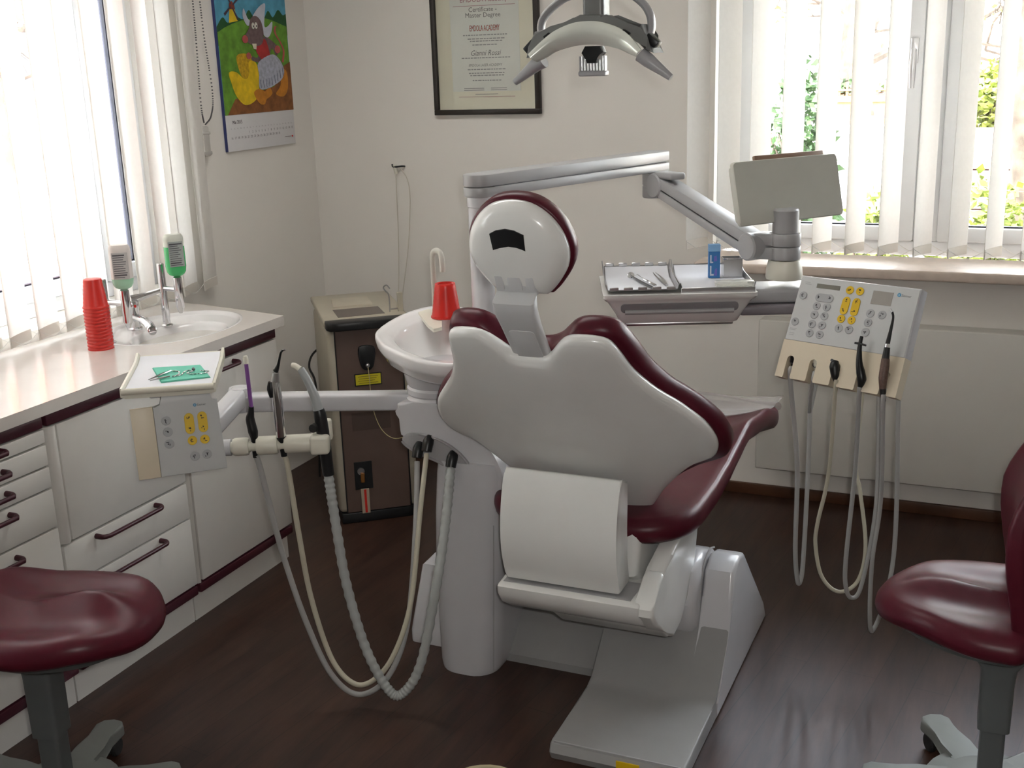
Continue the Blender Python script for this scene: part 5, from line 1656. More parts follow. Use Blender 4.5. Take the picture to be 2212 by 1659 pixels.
def dentist_panel():
    t = thing('control_panel', 'large tilted control panel with five holder slots beside the tray table', 'control panel', PM @ V(0.17, -0.29, -0.03))
    W, H, Z = 0.345, 0.183, 0.0
    body = MB()
    body.prism([(0, 0), (W, 0), (W+0.003, -H), (-0.003, -H)], 0.040, PM @ Matrix.Translation((0, 0, -0.040)), 0.004, 2)
    part('panel_body', body, UNITW, t)
    face = part('face_plate', MB().prism([(0.003, -0.003), (W-0.003, -0.003), (W-0.001, -H+0.001), (0.0, -H+0.001)], 0.0012, PM, 0.0004, 1), PANELW, t)
    # holder block with five open slots
    hol = MB()
    us = [0.032, 0.101, 0.171, 0.242, 0.311]
    r = 0.0105
    ol = [(-0.003, -H), (-0.003, -0.288)]
    for u in us:
        ol += [(u-r-0.002, -0.288), (u-r, -0.284), (u-r, -0.236)]
        for i in range(1, 6):
            a = PI-PI*i/6
            ol.append((u+r*math.cos(a), -0.236+r*math.sin(a)))
        ol += [(u+r, -0.236), (u+r, -0.284), (u+r+0.002, -0.288)]
    ol += [(W+0.004, -0.288), (W+0.003, -H)]
    hol.prism(ol, 0.036, PM @ Matrix.Translation((0, 0, -0.034)), 0, 1)
    part('holder_block', hol, CREAM, t, 'cream holder with five slots')
    part('holder_back', MB().prism([(0.0, -H), (W, -H), (W, -0.262), (0.0, -0.262)], 0.01, PM @ Matrix.Translation((0, 0, -0.046)), 0.002), CREAM, t)
    part('rear_arm', MB().box2((0.0, -0.12, -0.10), (0.20, -0.04, -0.041), 0.012, 3, PM), UNITG, t)
    yr = [(0.152, 0.026), (0.181, 0.026), (0.148, 0.106), (0.178, 0.106)]
    gr = [(0.020, 0.056), (0.068, 0.080), (0.098, 0.080), (0.068, 0.105), (0.098, 0.105), (0.068, 0.131), (0.098, 0.131), (0.068, 0.157), (0.098, 0.157), (0.016, 0.131), (0.148, 0.132), (0.178, 0.132), (0.225, 0.081), (0.258, 0.081), (0.225, 0.106), (0.225, 0.132)]
    it = [('round', YELLOW, [p]) for p in yr]+[('round', BGREY, [p]) for p in gr]
    it += [('pill', YELLOW, [(0.150, 0.056), (0.149, 0.083)]), ('pill', YELLOW, [(0.179, 0.056), (0.179, 0.083)]), ('pill', BGREY, [(0.069, 0.056), (0.100, 0.056)])]
    buttons(t, PM @ Matrix.Translation((0, 0, 0.0012)), it, 0.0112)
    Mf = PM @ Matrix.Translation((0, 0, 0.0012))
    part('lcd_display', MB().prism([(0.053, -0.0305), (0.122, -0.0305), (0.122, -0.0185), (0.053, -0.0185)], 0.0008, Mf), LCD, t)
    part('grey_screen', MB().prism([(0.218, -0.055), (0.274, -0.055), (0.274, -0.019), (0.218, -0.019)], 0.0008, Mf), SCREENG, t)
    logo(face, Mf, 0.290, -0.023, 0.0085)
    fp = MB()
    for x, y, w in ((0.012, -0.150, 0.020), (0.012, -0.1535, 0.018), (0.013, -0.163, 0.015), (0.013, -0.168, 0.015), (0.022, -0.018, 0.016), (0.024, -0.023, 0.018)):
        fp.box2((x-0.006, y-0.0008, 0), (x-0.006+w, y+0.0008, 0.0004), 0, 1, Mf)
    part('small_print', fp, BGREY, face)['kind'] = 'stuff'
dentist_panel()

def pu(u, v, z=0.0):
    return PM @ V(u, -v, z)

def hose(pts, r, m, name='hose', n=8, parent=None, ribs=False):
    if ribs:
        c = catmull(pts, 26)
        rs = [r*(1.0+0.09*(1 if (k % 4) < 2 else -0.6)) for k in range(len(c))]
        return part(name, MB().tube(c, rs, 12), m, parent, angle=60)
    return part(name, MB().tube(pts, r, 10, n), m, parent, angle=60)

hA = [(-0.530, 3.14, 0.593), (-0.528, 3.15, 0.334), (-0.521, 3.16, 0.228), (-0.514, 3.17, 0.215), (-0.509, 3.18, 0.28), (-0.507, 3.19, 0.55), (-0.510, 3.20, 0.86)]
hB = [(-0.440, 3.128, 0.579), (-0.466, 3.136, 0.42), (-0.470, 3.144, 0.345), (-0.450, 3.152, 0.25), (-0.403, 3.16, 0.206), (-0.352, 3.168, 0.243), (-0.336, 3.176, 0.351), (-0.360, 3.184, 0.514), (-0.375, 3.192, 0.593), (-0.366, 3.20, 0.86)]
hC = [(-0.365, 3.09, 0.607), (-0.379, 3.10, 0.338), (-0.376, 3.112, 0.244), (-0.361, 3.125, 0.210), (-0.339, 3.137, 0.239), (-0.316, 3.15, 0.411), (-0.312, 3.16, 0.56), (-0.324, 3.17, 0.85)]
hD = [(-0.291, 3.06, 0.542), (-0.305, 3.07, 0.356), (-0.304, 3.08, 0.186), (-0.295, 3.095, 0.134), (-0.266, 3.11, 0.241), (-0.253, 3.12, 0.423), (-0.269, 3.13, 0.85)]

def panel_tools():
    def coupler(label, u, col, h, hc, r, name='hose_coupling'):
        t = thing(name, label, 'handpiece', pu(u, 0.25, -0.02))
        M = PM @ Matrix.Translation((u, -0.236, -0.018)) @ Matrix.Rotation(0.25, 4, 'X')
        part('coupling', MB().lathe([(0.006, -0.045), (0.008, -0.03), (0.0095, 0.0), (0.0095, 0.014), (0.007, 0.02), (0.001, 0.021)], M @ Matrix.Rotation(-PI/2+0.35, 4, 'X'), 14), col, t)
        part('socket_face', MB().lathe([(0.001, 0.0), (0.0055, 0.0), (0.0055, 0.004), (0.0075, 0.004), (0.0075, 0.0)], M @ Matrix.Translation((0, 0.0, 0.006)), 12), STEELD, t)
        hose([pu(u, 0.255, -0.016), pu(u, 0.285, -0.022)]+h, r, hc, 'hose', 8, t)
    coupler('empty hose coupling in the leftmost slot with grey hose loop', 0.032, BLACK, hA, HOSEG, 0.0068)
    coupler('ivory hose coupling in the second slot from the left', 0.101, IVORY, [(-0.512, 3.21, 0.72), (-0.5, 3.215, 0.80), (-0.49, 3.22, 0.88)], HOSEG, 0.0058)
    # motor handpiece end in the middle slot
    t = thing('motor_handpiece', 'short black motor in the middle slot on a cream hose', 'handpiece', pu(0.171, 0.25, 0.0))
    part('motor', MB().tube([pu(0.163, 0.222, 0.004), pu(0.166, 0.236, 0.006), pu(0.172, 0.258, 0.0), pu(0.176, 0.275, -0.006)], [0.010, 0.0135, 0.012, 0.005], 14, 4), BLACK, t)
    part('nozzle', MB().lathe([(0.004, 0), (0.004, 0.012), (0.002, 0.012)], frame(pu(0.160, 0.222, 0.006), PE, -PD, PN), 10), STEELD, t)
    hose([pu(0.176, 0.272, -0.006), pu(0.176, 0.292, -0.012)]+hB, 0.0056, HOSEC, 'hose', 8, t)
    # black scaler-like piece with cross guard
    t = thing('black_handpiece', 'black tapered handpiece with a cross guard in the fourth slot', 'handpiece', pu(0.242, 0.25, 0.01))
    part('grip', MB().tube([pu(0.228, 0.148, 0.022), pu(0.2285, 0.165, 0.022), pu(0.231, 0.185, 0.021), pu(0.237, 0.215, 0.018), pu(0.245, 0.240, 0.012), pu(0.250, 0.258, 0.006), pu(0.247, 0.285, -0.004)], [0.0045, 0.005, 0.0062, 0.0085, 0.0115, 0.012, 0.005], 12, 4), BLACK, t)
    part('cross_guard', MB().tube([pu(0.214, 0.168, 0.022), pu(0.229, 0.168, 0.024), pu(0.246, 0.170, 0.022)], [0.0028, 0.003, 0.0028], 8, 3), BLACK, t)
    hose([pu(0.247, 0.282, -0.004), pu(0.246, 0.296, -0.010)]+hC, 0.0062, HOSEG, 'hose', 8, t)
    # air-water syringe
    t = thing('syringe_handpiece', 'long black and brown syringe with a bent chrome tip in the rightmost slot', 'handpiece', pu(0.311, 0.25, 0.01))
    part('grip', MB().tube([pu(0.306, 0.196, 0.020), pu(0.308, 0.215, 0.018), pu(0.309, 0.245, 0.013), pu(0.312, 0.272, 0.006)], [0.0105, 0.0115, 0.0115, 0.0085], 12, 4), mat('brown_grip', (0.12, 0.075, 0.06), 0.45, vary=0.2, scale=200), t)
    part('collar', MB().tube([pu(0.303, 0.158, 0.024), pu(0.304, 0.168, 0.023)], 0.0068, 12), CHROME, t)
    part('front_sleeve', MB().tube([pu(0.304, 0.167, 0.023), pu(0.306, 0.197, 0.020)], [0.0076, 0.0098], 12), BLACK, t)
    part('tip', MB().tube([pu(0.303, 0.160, 0.024), pu(0.303, 0.125, 0.026), pu(0.302, 0.090, 0.028), pu(0.296, 0.074, 0.030)], [0.0062, 0.0042, 0.003, 0.003], 10, 4), BLACK, t)
    part('nozzle', MB().tube([pu(0.297, 0.076, 0.030), pu(0.290, 0.068, 0.032)], [0.0032, 0.0018], 10), CHROME, t)
    part('rear_cap', MB().tube([pu(0.312, 0.271, 0.006), pu(0.316, 0.290, 0.0), pu(0.322, 0.302, -0.003)], [0.0085, 0.0075, 0.003], 12, 3), BLACK, t)
    hose([pu(0.317, 0.294, -0.002), pu(0.318, 0.31, -0.006)]+hD, 0.0062, HOSEG, 'hose', 8, t)
panel_tools()

# ================================================================== assistant element
AO, AE, AD, AN = V(-1.982, 2.12, 0.914), V(0.716, 0.698, 0), V(0.121, -0.124, -0.985), V(0.687, -0.705, 0.173)
AM = frame(AO, AE, -AD, AN) @ Matrix.Scale(0.955, 4)
def assistant_panel():
    t = thing('assistant_console', 'small white and cream control panel before the left cabinets with a tool holder', 'control panel', AM @ V(0.1, -0.19, -0.01))
    part('panel_body', MB().prism([(0.054, 0.0), (0.075, 0.0), (0.077, 0.030), (0.203, 0.028), (0.203, 0.0), (0.219, 0.0), (0.224, -0.187), (0.054, -0.187)], 0.022, AM @ Matrix.Translation((0, 0, -0.022)), 0.003, 2), PANELW, t)
    part('cream_section', MB().prism([(-0.003, 0.0), (0.054, 0.0), (0.054, -0.187), (-0.002, -0.187)], 0.022, AM @ Matrix.Translation((0, 0, -0.022)), 0.003, 2), CREAM, t)
    it = [('pill', YELLOW, [(0.141, 0.040), (0.141, 0.071)]), ('pill', YELLOW, [(0.175, 0.040), (0.175, 0.071)]), ('round', YELLOW, [(0.143, 0.101)]), ('round', YELLOW, [(0.175, 0.102)])]
    it += [('round', BGREY, [p]) for p in ((0.083, 0.040), (0.084, 0.070), (0.084, 0.102), (0.145, 0.143), (0.176, 0.142))]
    buttons(t, AM, it, 0.0122)
    face = part('logo_field', MB().prism([(0.150, -0.002), (0.200, -0.002), (0.200, -0.016), (0.150, -0.016)], 0.0002, AM), PANELW, t)
    logo(face, AM @ Matrix.Translation((0, 0, 0.0002)), 0.160, -0.0085, 0.0072)
    # holder bar
    b0, b1 = V(-1.86, 2.29, 0.772), V(-1.60, 2.42, 0.775)
    d = (b1-b0).normalized()
    s = Vector((-d.y, d.x, 0))
    part('holder_stub', MB().tube([b0-d*0.06, b0+d*0.03], 0.022, 16), UNITW, t)
    for a, b, r in ((0.035, 0.076, 0.0235), (0.096, 0.150, 0.0245), (0.168, 0.245, 0.0245)):
        part('holder_ring', MB().tube([b0+d*a, b0+d*(a+0.006), b0+d*(b-0.006), b0+d*b], [r*0.9, r, r, r*0.9], 18), IVORY, t)
    core = MB().tube([b0+d*0.03, b0+d*0.25], 0.014, 14)
    part('holder_core', core, IVORY, t)
    e = b0+d*0.262
    part('end_clamp', MB().box((0.05, 0.06, 0.052), frame(e+V(0, -0.004, 0.0), d, s, (0, 0, 1)), 0.010, 3), IVORY, t)
    part('end_knob', MB().box((0.022, 0.026, 0.058), frame(e+s*0.045+d*0.015+V(0, 0, 0.02), d, s, (0, 0, 1)), 0.008, 3), IVORY, t)
assistant_panel()

def assistant_tray():
    fl, frr = V(-2.003, 2.112, 0.955), V(-1.807, 2.234, 0.955)
    t = thing('swivel_tray', 'small white rectangular tray on top of the assistant control panel', 'tray', (fl+frr)/2)
    ex = (frr-fl).normalized()
    ey = Vector((-ex.y, ex.x, 0))
    w, dp = 0.231, 0.268
    c = (fl+frr)/2
    def zf(v):
        f = v/dp
        return 0.014*f+0.012*max(0, (f-0.78)/0.22)**2
    def ring(v, k):
        p = c+ey*v
        z = 0.955+zf(v)
        hw = w/2
        return [p+ex*x+V(0, 0, z-c.z+h) for x, h in ((-hw, 0.012), (-hw+0.006, 0.013), (-hw+0.010, 0.004), (hw-0.010, 0.004), (hw-0.006, 0.013), (hw, 0.012), (hw, -0.010), (hw-0.012, -0.014), (-hw+0.012, -0.014), (-hw, -0.010))]
    N = 14
    part('tray_body', MB().loft([ring(dp*i/N, 1) for i in range(N+1)]), IVORY, t)
    li = []
    for i in range(N+1):
        v = 0.010+(dp-0.016)*i/N
        p = c+ey*v
        z = 0.955+zf(v)+0.006-c.z
        li.append([p-ex*(w/2-0.011)+V(0, 0, z), p+ex*(w/2-0.011)+V(0, 0, z), p+ex*(w/2-0.011)+V(0, 0, z-0.0015), p-ex*(w/2-0.011)+V(0, 0, z-0.0015)])
    part('paper_liner', MB().loft(li), mat('tray_paper', (0.78, 0.79, 0.83)), t)
    part('front_rim', MB().tube([c-ex*(w/2-0.004)+V(0, 0, 0.004), c+ex*(w/2-0.004)+V(0, 0, 0.004)], 0.0085, 10), IVORY, t)
    part('mounting', MB().box((0.12, 0.06, 0.03), frame(c+ey*0.10+V(0, 0, -0.022), ex, ey, (0, 0, 1)), 0.004), UNITW, t)
    def on(u, v, h):
        p = c+ex*u+ey*v
        return V(p.x, p.y, 0.955+zf(v)+0.0062+h)
    # green napkin, folded
    npk = thing('folded_napkin', 'folded turquoise paper napkin on the small swivel tray', 'napkin', on(0.03, 0.12, 0))
    q = [(-0.062, 0.175), (0.062, 0.172), (0.098, 0.062), (-0.022, 0.045)]
    NG = mat('napkin_turquoise', (0.16, 0.56, 0.42), 0.8, vary=0.05, scale=60)
    for k, s in enumerate((1.0, 0.985, 0.97)):
        m = MB()
        cx, cy = 0.02, 0.11
        m.loft([[on(cx+(u-cx)*s, cy+(v-cy)*s, h+0.0012*k) for u, v in q] for h in (0.0002, 0.0011)])
        part('napkin_layer', m, NG, npk)
    # chain with two clips
    cl = thing('bib_chain', 'silver bib chain with two clips lying on the turquoise napkin', 'chain', on(0.0, 0.10, 0.005))
    path = catmull([(-0.005, 0.125), (0.012, 0.118), (0.016, 0.092), (0.002, 0.078), (0.022, 0.085), (0.028, 0.112), (0.040, 0.122), (0.048, 0.112), (0.036, 0.096), (0.058, 0.086), (0.082, 0.090), (0.088, 0.104), (0.068, 0.110)], 7)
    lk = MB()
    for i, p in enumerate(path):
        lk.box((0.0042, 0.0022, 0.0022), Matrix.Translation(on(p.x, p.y, 0.0052)) @ Matrix.Rotation(i*0.7, 4, 'Z') @ Matrix.Rotation(0.6*(i % 2), 4, 'X'))
    k = part('chain_links', lk, CHROME, cl)
    for a, b in (((-0.055, 0.060), (-0.008, 0.124)), ((-0.050, 0.052), (-0.004, 0.075))):
        p, q2 = on(a[0], a[1], 0.006), on(b[0], b[1], 0.007)
        part('clip', MB().tube([p, p.lerp(q2, 0.6), q2], [0.0012, 0.0034, 0.0018], 8, 3), CHROME, cl)
    part('clip_ball', MB().lathe([(0.001, -0.005), (0.0045, -0.002), (0.0045, 0.002), (0.001, 0.005)], Matrix.Translation(on(0.050, 0.118, 0.0085)), 12), STEELD, cl)
assistant_tray()

S1 = [(-1.778, 2.342, 0.710), (-1.770, 2.354, 0.615), (-1.748, 2.366, 0.454), (-1.703, 2.378, 0.264), (-1.643, 2.390, 0.107), (-1.577, 2.418, 0.041), (-1.496, 2.446, 0.097), (-1.459, 2.504, 0.232), (-1.466, 2.592, 0.471), (-1.499, 2.684, 0.642)]
S2 = [(-1.709, 2.368, 0.709), (-1.699, 2.376, 0.524), (-1.683, 2.384, 0.334), (-1.640, 2.392, 0.157), (-1.582, 2.400, 0.086), (-1.532, 2.424, 0.090), (-1.475, 2.448, 0.166), (-1.443, 2.504, 0.305), (-1.446, 2.592, 0.542), (-1.468, 2.684, 0.668)]
S3 = [(-1.605, 2.41, 0.576), (-1.584, 2.41, 0.379), (-1.540, 2.413, 0.193), (-1.482, 2.418, 0.078), (-1.445, 2.433, 0.064), (-1.397, 2.46, 0.154), (-1.356, 2.502, 0.388), (-1.366, 2.591, 0.540), (-1.395, 2.684, 0.632)]
def assistant_tools():
    t = thing('saliva_ejector', 'thin purple saliva ejector in a black grip on the tool holder', 'handpiece', (-1.78, 2.33, 0.75))
    part('tube', MB().tube([(-1.781, 2.33, 0.996), (-1.778, 2.33, 0.875)], 0.0052, 10), mat('purple_tube', (0.26, 0.10, 0.36), 0.3, vary=0.1, trans=0.2), t)
    part('tip', MB().tube([(-1.7815, 2.33, 1.014), (-1.7812, 2.33, 1.008), (-1.781, 2.33, 0.994)], [0.005, 0.0072, 0.0074], 12), IVORY, t)
    part('grip', MB().tube([(-1.778, 2.33, 0.880), (-1.781, 2.33, 0.862), (-1.785, 2.33, 0.845), (-1.780, 2.33, 0.812), (-1.778, 2.33, 0.79), (-1.781, 2.332, 0.742)], [0.0065, 0.0085, 0.0118, 0.0130, 0.0088, 0.0075], 14, 4), BLACK, t)
    hose([(-1.780, 2.332, 0.748)]+S1, 0.0078, HOSEG, 'hose', 9, t)
    t = thing('assistant_syringe', 'chrome and black syringe with a curved tip, middle tool on the holder', 'handpiece', (-1.714, 2.36, 0.75))
    part('body', MB().tube([(-1.719, 2.36, 0.945), (-1.717, 2.36, 0.90), (-1.715, 2.36, 0.795)], [0.0115, 0.0135, 0.0135], 16), CHROME, t)
    part('thumb_button', MB().tube([(-1.727, 2.353, 0.944), (-1.728, 2.352, 0.925), (-1.726, 2.353, 0.904)], [0.007, 0.0105, 0.008], 12, 3), BLACK, t)
    part('front_sleeve', MB().tube([(-1.714, 2.36, 0.968), (-1.718, 2.36, 0.944)], [0.0085, 0.0112], 14), STEEL, t)
    part('tip', MB().tube([(-1.714, 2.36, 0.972), (-1.706, 2.36, 0.985), (-1.700, 2.36, 1.002), (-1.693, 2.36, 1.022), (-1.684, 2.36, 1.030)], [0.0075, 0.0045, 0.0032, 0.0028, 0.0028], 10, 4), BLACK, t)
    part('nozzle', MB().tube([(-1.686, 2.36, 1.0295), (-1.678, 2.36, 1.031)], [0.003, 0.0022], 10), CHROME, t)
    part('rear_grip', MB().tube([(-1.715, 2.36, 0.796), (-1.714, 2.36, 0.788), (-1.713, 2.362, 0.742)], [0.0145, 0.010, 0.008], 14), BLACK, t)
    hose([(-1.713, 2.362, 0.746)]+S2, 0.0072, HOSEC, 'hose', 9, t)
    t = thing('suction_handpiece', 'grey curved suction cannula with black valve and ribbed hose', 'handpiece', (-1.62, 2.41, 0.70))
    part('cannula', MB().tube([(-1.672, 2.41, 0.968), (-1.661, 2.41, 0.950), (-1.648, 2.41, 0.925), (-1.636, 2.41, 0.895), (-1.628, 2.41, 0.862)], [0.0095, 0.0105, 0.0115, 0.0125, 0.0130], 14, 4), mat('cannula_grey', (0.36, 0.38, 0.38), 0.35, vary=0.04), t)
    part('cannula_tip', MB().tube([(-1.697, 2.41, 0.976), (-1.688, 2.41, 0.975), (-1.674, 2.41, 0.967)], [0.0065, 0.0072, 0.0075], 12, 3), IVORY, t)
    part('valve', MB().tube([(-1.6275, 2.41, 0.862), (-1.624, 2.41, 0.845), (-1.620, 2.41, 0.80)], [0.0145, 0.0165, 0.0170], 16, 3), BLACK, t)
    part('valve_knob', MB().lathe([(0.001, -0.012), (0.011, -0.012), (0.012, 0.0), (0.011, 0.012), (0.001, 0.012)], Matrix.Translation((-1.633, 2.395, 0.818)) @ Matrix.Rotation(PI/2, 4, 'X'), 16), BLACKR, t)
    part('rear_sleeve', MB().tube([(-1.620, 2.41, 0.802), (-1.616, 2.41, 0.74), (-1.613, 2.41, 0.685)], [0.0165, 0.016, 0.0150], 16, 3), BLACK, t)
    hose([(-1.614, 2.41, 0.690)]+S3, 0.0125, mat('ribbed_hose_grey', (0.42, 0.44, 0.43), 0.45, vary=0.05), 'ribbed_hose', 9, t, True)
assistant_tools()

# ================================================================== operating lamp
LX, LZ = 0.00104, 0.00092
def lp(px, py, y=2.4):
    return V(-0.866+(px-1275)*LX, y, 1.739-(py-100)*LZ)
def lamp():
    t = thing('operating_lamp', 'grey dental operating lamp with two grip handles hanging from above', 'lamp', (-0.866, 2.4, 1.66))
    HG = mat('lamp_housing_grey', (0.17, 0.175, 0.17), 0.35, vary=0.03)
    HL = mat('lamp_light_grey', (0.36, 0.36, 0.37), 0.3, vary=0.03)
    st = MB()
    a = lp(1285, 38)
    st.box((0.046, 0.05, 0.10), Matrix.Translation((a.x, 2.41, a.z+0.035)), 0.008, 3)
    st.tube([(a.x, 2.41, a.z+0.08), (a.x, 2.41, 2.2), (a.x-0.02, 2.45, 2.35), (a.x-0.05, 2.5, HC)], 0.022, 14, 5)
    part('stem', st, HG, t)
    part('ceiling_mount', MB().lathe([(0.06, HC-0.04), (0.06, HC), (0.001, HC)], Matrix.Translation((a.x-0.05, 2.5, 0)), 20), HL, t)
    outer = [(1143, 122), (1150, 96), (1163, 64), (1200, 60), (1230, 46), (1250, 37), (1262, 31), (1308, 33), (1316, 39), (1355, 57), (1392, 57), (1398, 84), (1416, 120)]
    inner = [(1398, 112), (1375, 84), (1350, 64), (1310, 49), (1250, 49), (1215, 62), (1188, 84), (1160, 113)]
    pts = [(lp(*p).x, lp(*p).z) for p in outer+inner]
    part('housing', MB().prism(pts, 0.08, frame((0, 2.45, 0), (1, 0, 0), (0, 0, 1), (0, -1, 0)), 0.006, 2), HG, t)
    # concave reflector
    up = catmull([(1160, 113, 0), (1188, 84, 0), (1215, 63, 0), (1250, 49, 0), (1280, 46, 0), (1310, 49, 0), (1350, 64, 0), (1375, 84, 0), (1399, 112, 0)], 4)
    lo = catmull([(1174, 131, 0), (1192, 122, 0), (1212, 109, 0), (1248, 99, 0), (1280, 97, 0), (1312, 100, 0), (1345, 109, 0), (1368, 120, 0), (1386, 127, 0)], 4)
    n = len(up)
    def rf(off):
        def fn(i, j):
            k = min(n-1, int(round(i*(n-1))))
            p = up[k].lerp(lo[k], j)
            q = lp(p.x, p.y)
            c = 2*i-1
            return (q.x, 2.372-0.020*math.sin(PI*(0.15+0.7*j))+0.012*j-0.02*c*c+off, q.z)
        return fn
    rm = MB()
    rings = []
    m2 = 8
    for k in range(n):
        f1, f2 = rf(0), rf(0.006)
        rings.append([f1(k/(n-1), j/m2) for j in range(m2+1)]+[f2(k/(n-1), j/m2) for j in range(m2, -1, -1)])
    rm.loft(rings)
    part('reflector', rm, mat('dichroic_reflector', (0.78, 0.81, 0.74), 0.24, metal=0.3, vary=0.10, scale=8), t, 'pale concave reflector')
    # arched yoke
    yk = [(1165, 80), (1160, 55), (1168, 30), (1192, 6), (1225, -12), (1285, -20), (1345, -12), (1378, 10), (1394, 35), (1398, 62), (1394, 80)]
    part('yoke', MB().tube([lp(p[0], p[1], 2.42) for p in yk], 0.011, 12, 4, squash=(0.7, 1.5)), HL, t)
    for s, pts in ((-1, [(1178, 128), (1160, 138), (1135, 158), (1112, 176)]), (1, [(1386, 122), (1402, 136), (1425, 155), (1448, 174)])):
        part('handle', MB().tube([lp(p[0], p[1], 2.385) for p in pts], [0.020, 0.0185, 0.0135, 0.009], 14, 4, squash=(0.8, 1.0)), HL, t, 'grey grip handle')
        kx, ky = (1150, 96) if s < 0 else (1410, 93)
        part('knob', MB().box((0.03, 0.03, 0.016), Matrix.Translation(lp(kx, ky, 2.39)) @ Matrix.Rotation(-s*0.75*-1, 4, 'Y'), 0.003, 2), BLACK, t)
    for px, py in ((1196, 74), (1363, 74)):
        part('clip', MB().box((0.016, 0.012, 0.007), Matrix.Translation(lp(px, py, 2.362)) @ Matrix.Rotation(-0.55 if px < 1280 else 0.55, 4, 'Y'), 0.001, 1), BLACK, t)
    nk = MB()
    nk.prism([(lp(*p).x, lp(*p).z) for p in ((1264, 100), (1296, 100), (1302, 115), (1290, 124), (1287, 138), (1268, 138), (1265, 124), (1256, 115))], 0.03, frame((0, 2.425, 0), (1, 0, 0), (0, 0, 1), (0, -1, 0)), 0.002)
    part('bulb_neck', nk, BLACK, t)
    a, b = lp(1248, 155), lp(1307, 167)
    hs = part('heat_sink', MB().box2((a.x, 2.395, b.z), (b.x, 2.425, a.z), 0.004, 2), HL, t)
    for k in range(9):
        x = a.x+0.0035+(b.x-a.x-0.007)*k/8
        zt = lp(0, 122 if k in (0, 1, 7, 8) else 130).z
        part('cooling_fin', MB().box2((x-0.0014, 2.400, a.z-0.002), (x+0.0014, 2.416, zt)), HL, hs)
lamp()

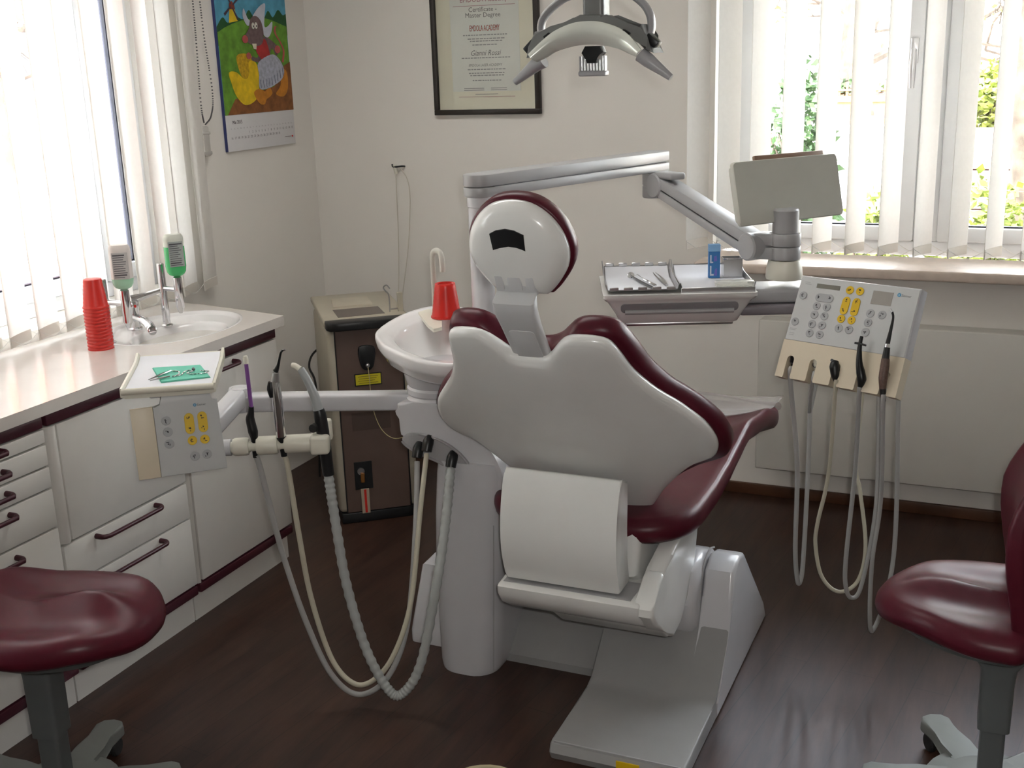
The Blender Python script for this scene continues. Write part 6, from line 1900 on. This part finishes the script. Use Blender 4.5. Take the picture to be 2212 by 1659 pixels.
# ================================================================== two saddle stools
def stool(label, cx, cy, front_deg, zs, backrest, twist=0.0, off=(0.0, 0.0)):
    t = thing('saddle_stool', label, 'stool', (cx, cy, 0))
    # five-armed base with castors
    hub = MB().lathe([(0.135, 0.060), (0.140, 0.066), (0.138, 0.074), (0.10, 0.086), (0.05, 0.098), (0.001, 0.10)], Matrix.Translation((cx, cy, 0)), 28)
    part('hub', hub, STOOLB, t)
    for k in range(5):
        a = math.radians(front_deg+twist+72*k)
        d = Vector((math.cos(a), math.sin(a), 0))
        s = Vector((-d.y, d.x, 0))
        o = Vector((cx, cy, 0))
        ol = [(0.02, -0.045), (0.10, -0.042), (0.15, -0.03), (0.20, -0.03), (0.255, -0.038), (0.275, -0.025), (0.282, 0.0), (0.275, 0.025), (0.255, 0.038), (0.20, 0.03), (0.15, 0.03), (0.10, 0.042), (0.02, 0.045)]
        leg = part('base_leg', MB().prism(ol, 0.032, frame((cx, cy, 0.056), d, s, (0, 0, 1)), 0.007, 2), STOOLB, t)
        w = MB()
        for q in (-0.012, 0.012):
            w.lathe([(0.001, -0.008), (0.022, -0.008), (0.0255, -0.004), (0.0255, 0.004), (0.022, 0.008), (0.001, 0.008)], frame(o+d*0.25+s*q+V(0, 0, 0.0255), d, (0, 0, 1), s), 18)
        w.tube([o+d*0.25+V(0, 0, 0.03), o+d*0.25+V(0, 0, 0.058)], 0.007, 8)
        part('castor', w, BLACKR, leg)
    f = math.radians(front_deg)
    d = Vector((math.cos(f), math.sin(f), 0))
    s = Vector((-d.y, d.x, 0))
    def rect(hw, hd, z, shift=0.0):
        return [Vector((cx, cy, z))+d*(x+shift)+s*y for x, y in rrect(hw*2, hd*2, min(hw, hd)*0.35, 4)]
    part('column', MB().loft([rect(0.026, 0.028, 0.095), rect(0.026, 0.028, 0.22), rect(0.027, 0.029, 0.225), rect(0.034, 0.035, 0.228), rect(0.035, 0.036, zs-0.20), rect(0.038, 0.040, zs-0.16), rect(0.075, 0.055, zs-0.105), rect(0.085, 0.06, zs-0.085)]), STOOLG, t)
    # saddle seat
    half = [(0.262, 0.0), (0.245, 0.085), (0.175, 0.165), (0.06, 0.205), (-0.06, 0.195), (-0.15, 0.15), (-0.19, 0.07), (-0.20, 0.0)] if not backrest else [(0.262, 0.0), (0.24, 0.075), (0.17, 0.15), (0.08, 0.20), (0.0, 0.215), (-0.05, 0.205), (-0.075, 0.12), (-0.08, 0.0)]
    ol = half+[(x, -y) for x, y in reversed(half[1:-1])]
    ol = [(p.x, p.y) for p in catmull(ol, 5, True)]
    def top(x, y):
        ridge = 0.030*math.exp(-(y/0.045)**2)*max(0, min(1, (x+0.02)/0.12))*max(0, min(1, (0.24-x)/0.10))
        dish = -0.030*math.exp(-((x-0.02)/0.14)**2-((abs(y)-0.085)/0.07)**2)
        fall = -0.9*max(0, abs(y)-0.12)**1.6
        rear = 0.035*max(0, (-x-0.06)/0.12)**1.5
        tip = -0.030*max(0, (x-0.14)/0.12)**1.5
        k = 0.55 if backrest else 1.0
        return (ridge+dish)*k+fall+(0 if backrest else rear)+tip
    M = frame((cx+off[0], cy+off[1], zs), d, s, (0, 0, 1))
    part('seat', MB().cushion(ol, top, 0.060, 0.028, (0.02, 0), 14, M), MAROON, t, 'maroon saddle seat', angle=60)
    part('seat_pan', MB().dome(ol, [(0.3, -0.098), (0.78, -0.094), (0.84, -0.078), (0.3, -0.06)], M, (0.02, 0)), STOOLG, t)
    if backrest:
        # curved back rest standing at the rear of the seat
        def sheet(off2, grow):
            rows = []
            for i in range(15):
                v = i/14
                z = zs-0.105-grow+(0.50+2*grow)*v
                hw = (0.150+0.035*math.sin(PI*min(1, v*1.15)))*(1 if v < 0.9 else (1-(v-0.9)*3.2))+grow
                zk = z+0.03
                prof = [(0.40, 0.030), (0.47, -0.002), (0.50, -0.030), (0.545, -0.040), (0.60, -0.034), (0.66, -0.022), (0.72, -0.014), (0.78, -0.012), (0.82, -0.022), (0.87, -0.044), (0.95, -0.085), (1.1, -0.14)]
                xb = prof[-1][1]
                for (z0_, x0_), (z1_, x1_) in zip(prof, prof[1:]):
                    if zk <= z1_:
                        xb = x0_+(x1_-x0_)*max(0, (zk-z0_)/(z1_-z0_))
                        break
                row = []
                for j in range(13):
                    u = j/12*2-1
                    row.append(M.to_3x3() @ Vector((xb+off2-0.030*(1-u*u), u*hw, 0))+Vector((cx+off[0], cy+off[1], z)))
                rows.append(row)
            return rows
        def slab(o0, o1, g0, g1):
            A, B = sheet(o0, g0), sheet(o1, g1)
            mb = MB()
            rings = []
            for i in range(15):
                rings.append(A[i]+list(reversed(B[i])))
            mb.loft(rings)
            return mb
        cu = part('backrest_cushion', slab(0.022, -0.022, -0.004, 0.004), MAROON, t, 'maroon back cushion', angle=70)
        for o in (cu,):
            b = o.modifiers.new('round', 'BEVEL')
            b.width, b.segments, b.limit_method, b.angle_limit = 0.016, 4, 'ANGLE', math.radians(50)
        part('backrest_shell', slab(-0.024, -0.042, -0.012, -0.030), SHELL, t, 'white rear shell', angle=70)
        part('back_bracket', MB().tube([M @ V(-0.08, 0, -0.105), M @ V(-0.10, 0, -0.12), M @ V(-0.13, 0, -0.06), M @ V(-0.125, 0, 0.06)], 0.014, 10, 4), STOOLG, t)
    return t
stool('maroon saddle stool without backrest before the left cabinets', -2.0, 1.75, 14, 0.585, False, 20, (0.055, -0.012))
stool('maroon saddle stool with white-backed backrest at the right edge', 0.03, 2.545, 183, 0.545, True, 10, (-0.012, 0.03))

# foot control cable just in front of the step
solo('foot_control_ring', MB().tube([(-1.075+0.10*math.cos(a), 2.157+0.10*math.sin(a), 0.030) for a in [2*PI*k/24 for k in range(25)]], 0.006, 8),
     mat('pale_cable', (0.50, 0.44, 0.28), 0.5), 'pale round guard ring of the foot control on the floor', 'foot control', (-1.075, 2.157, 0.0))
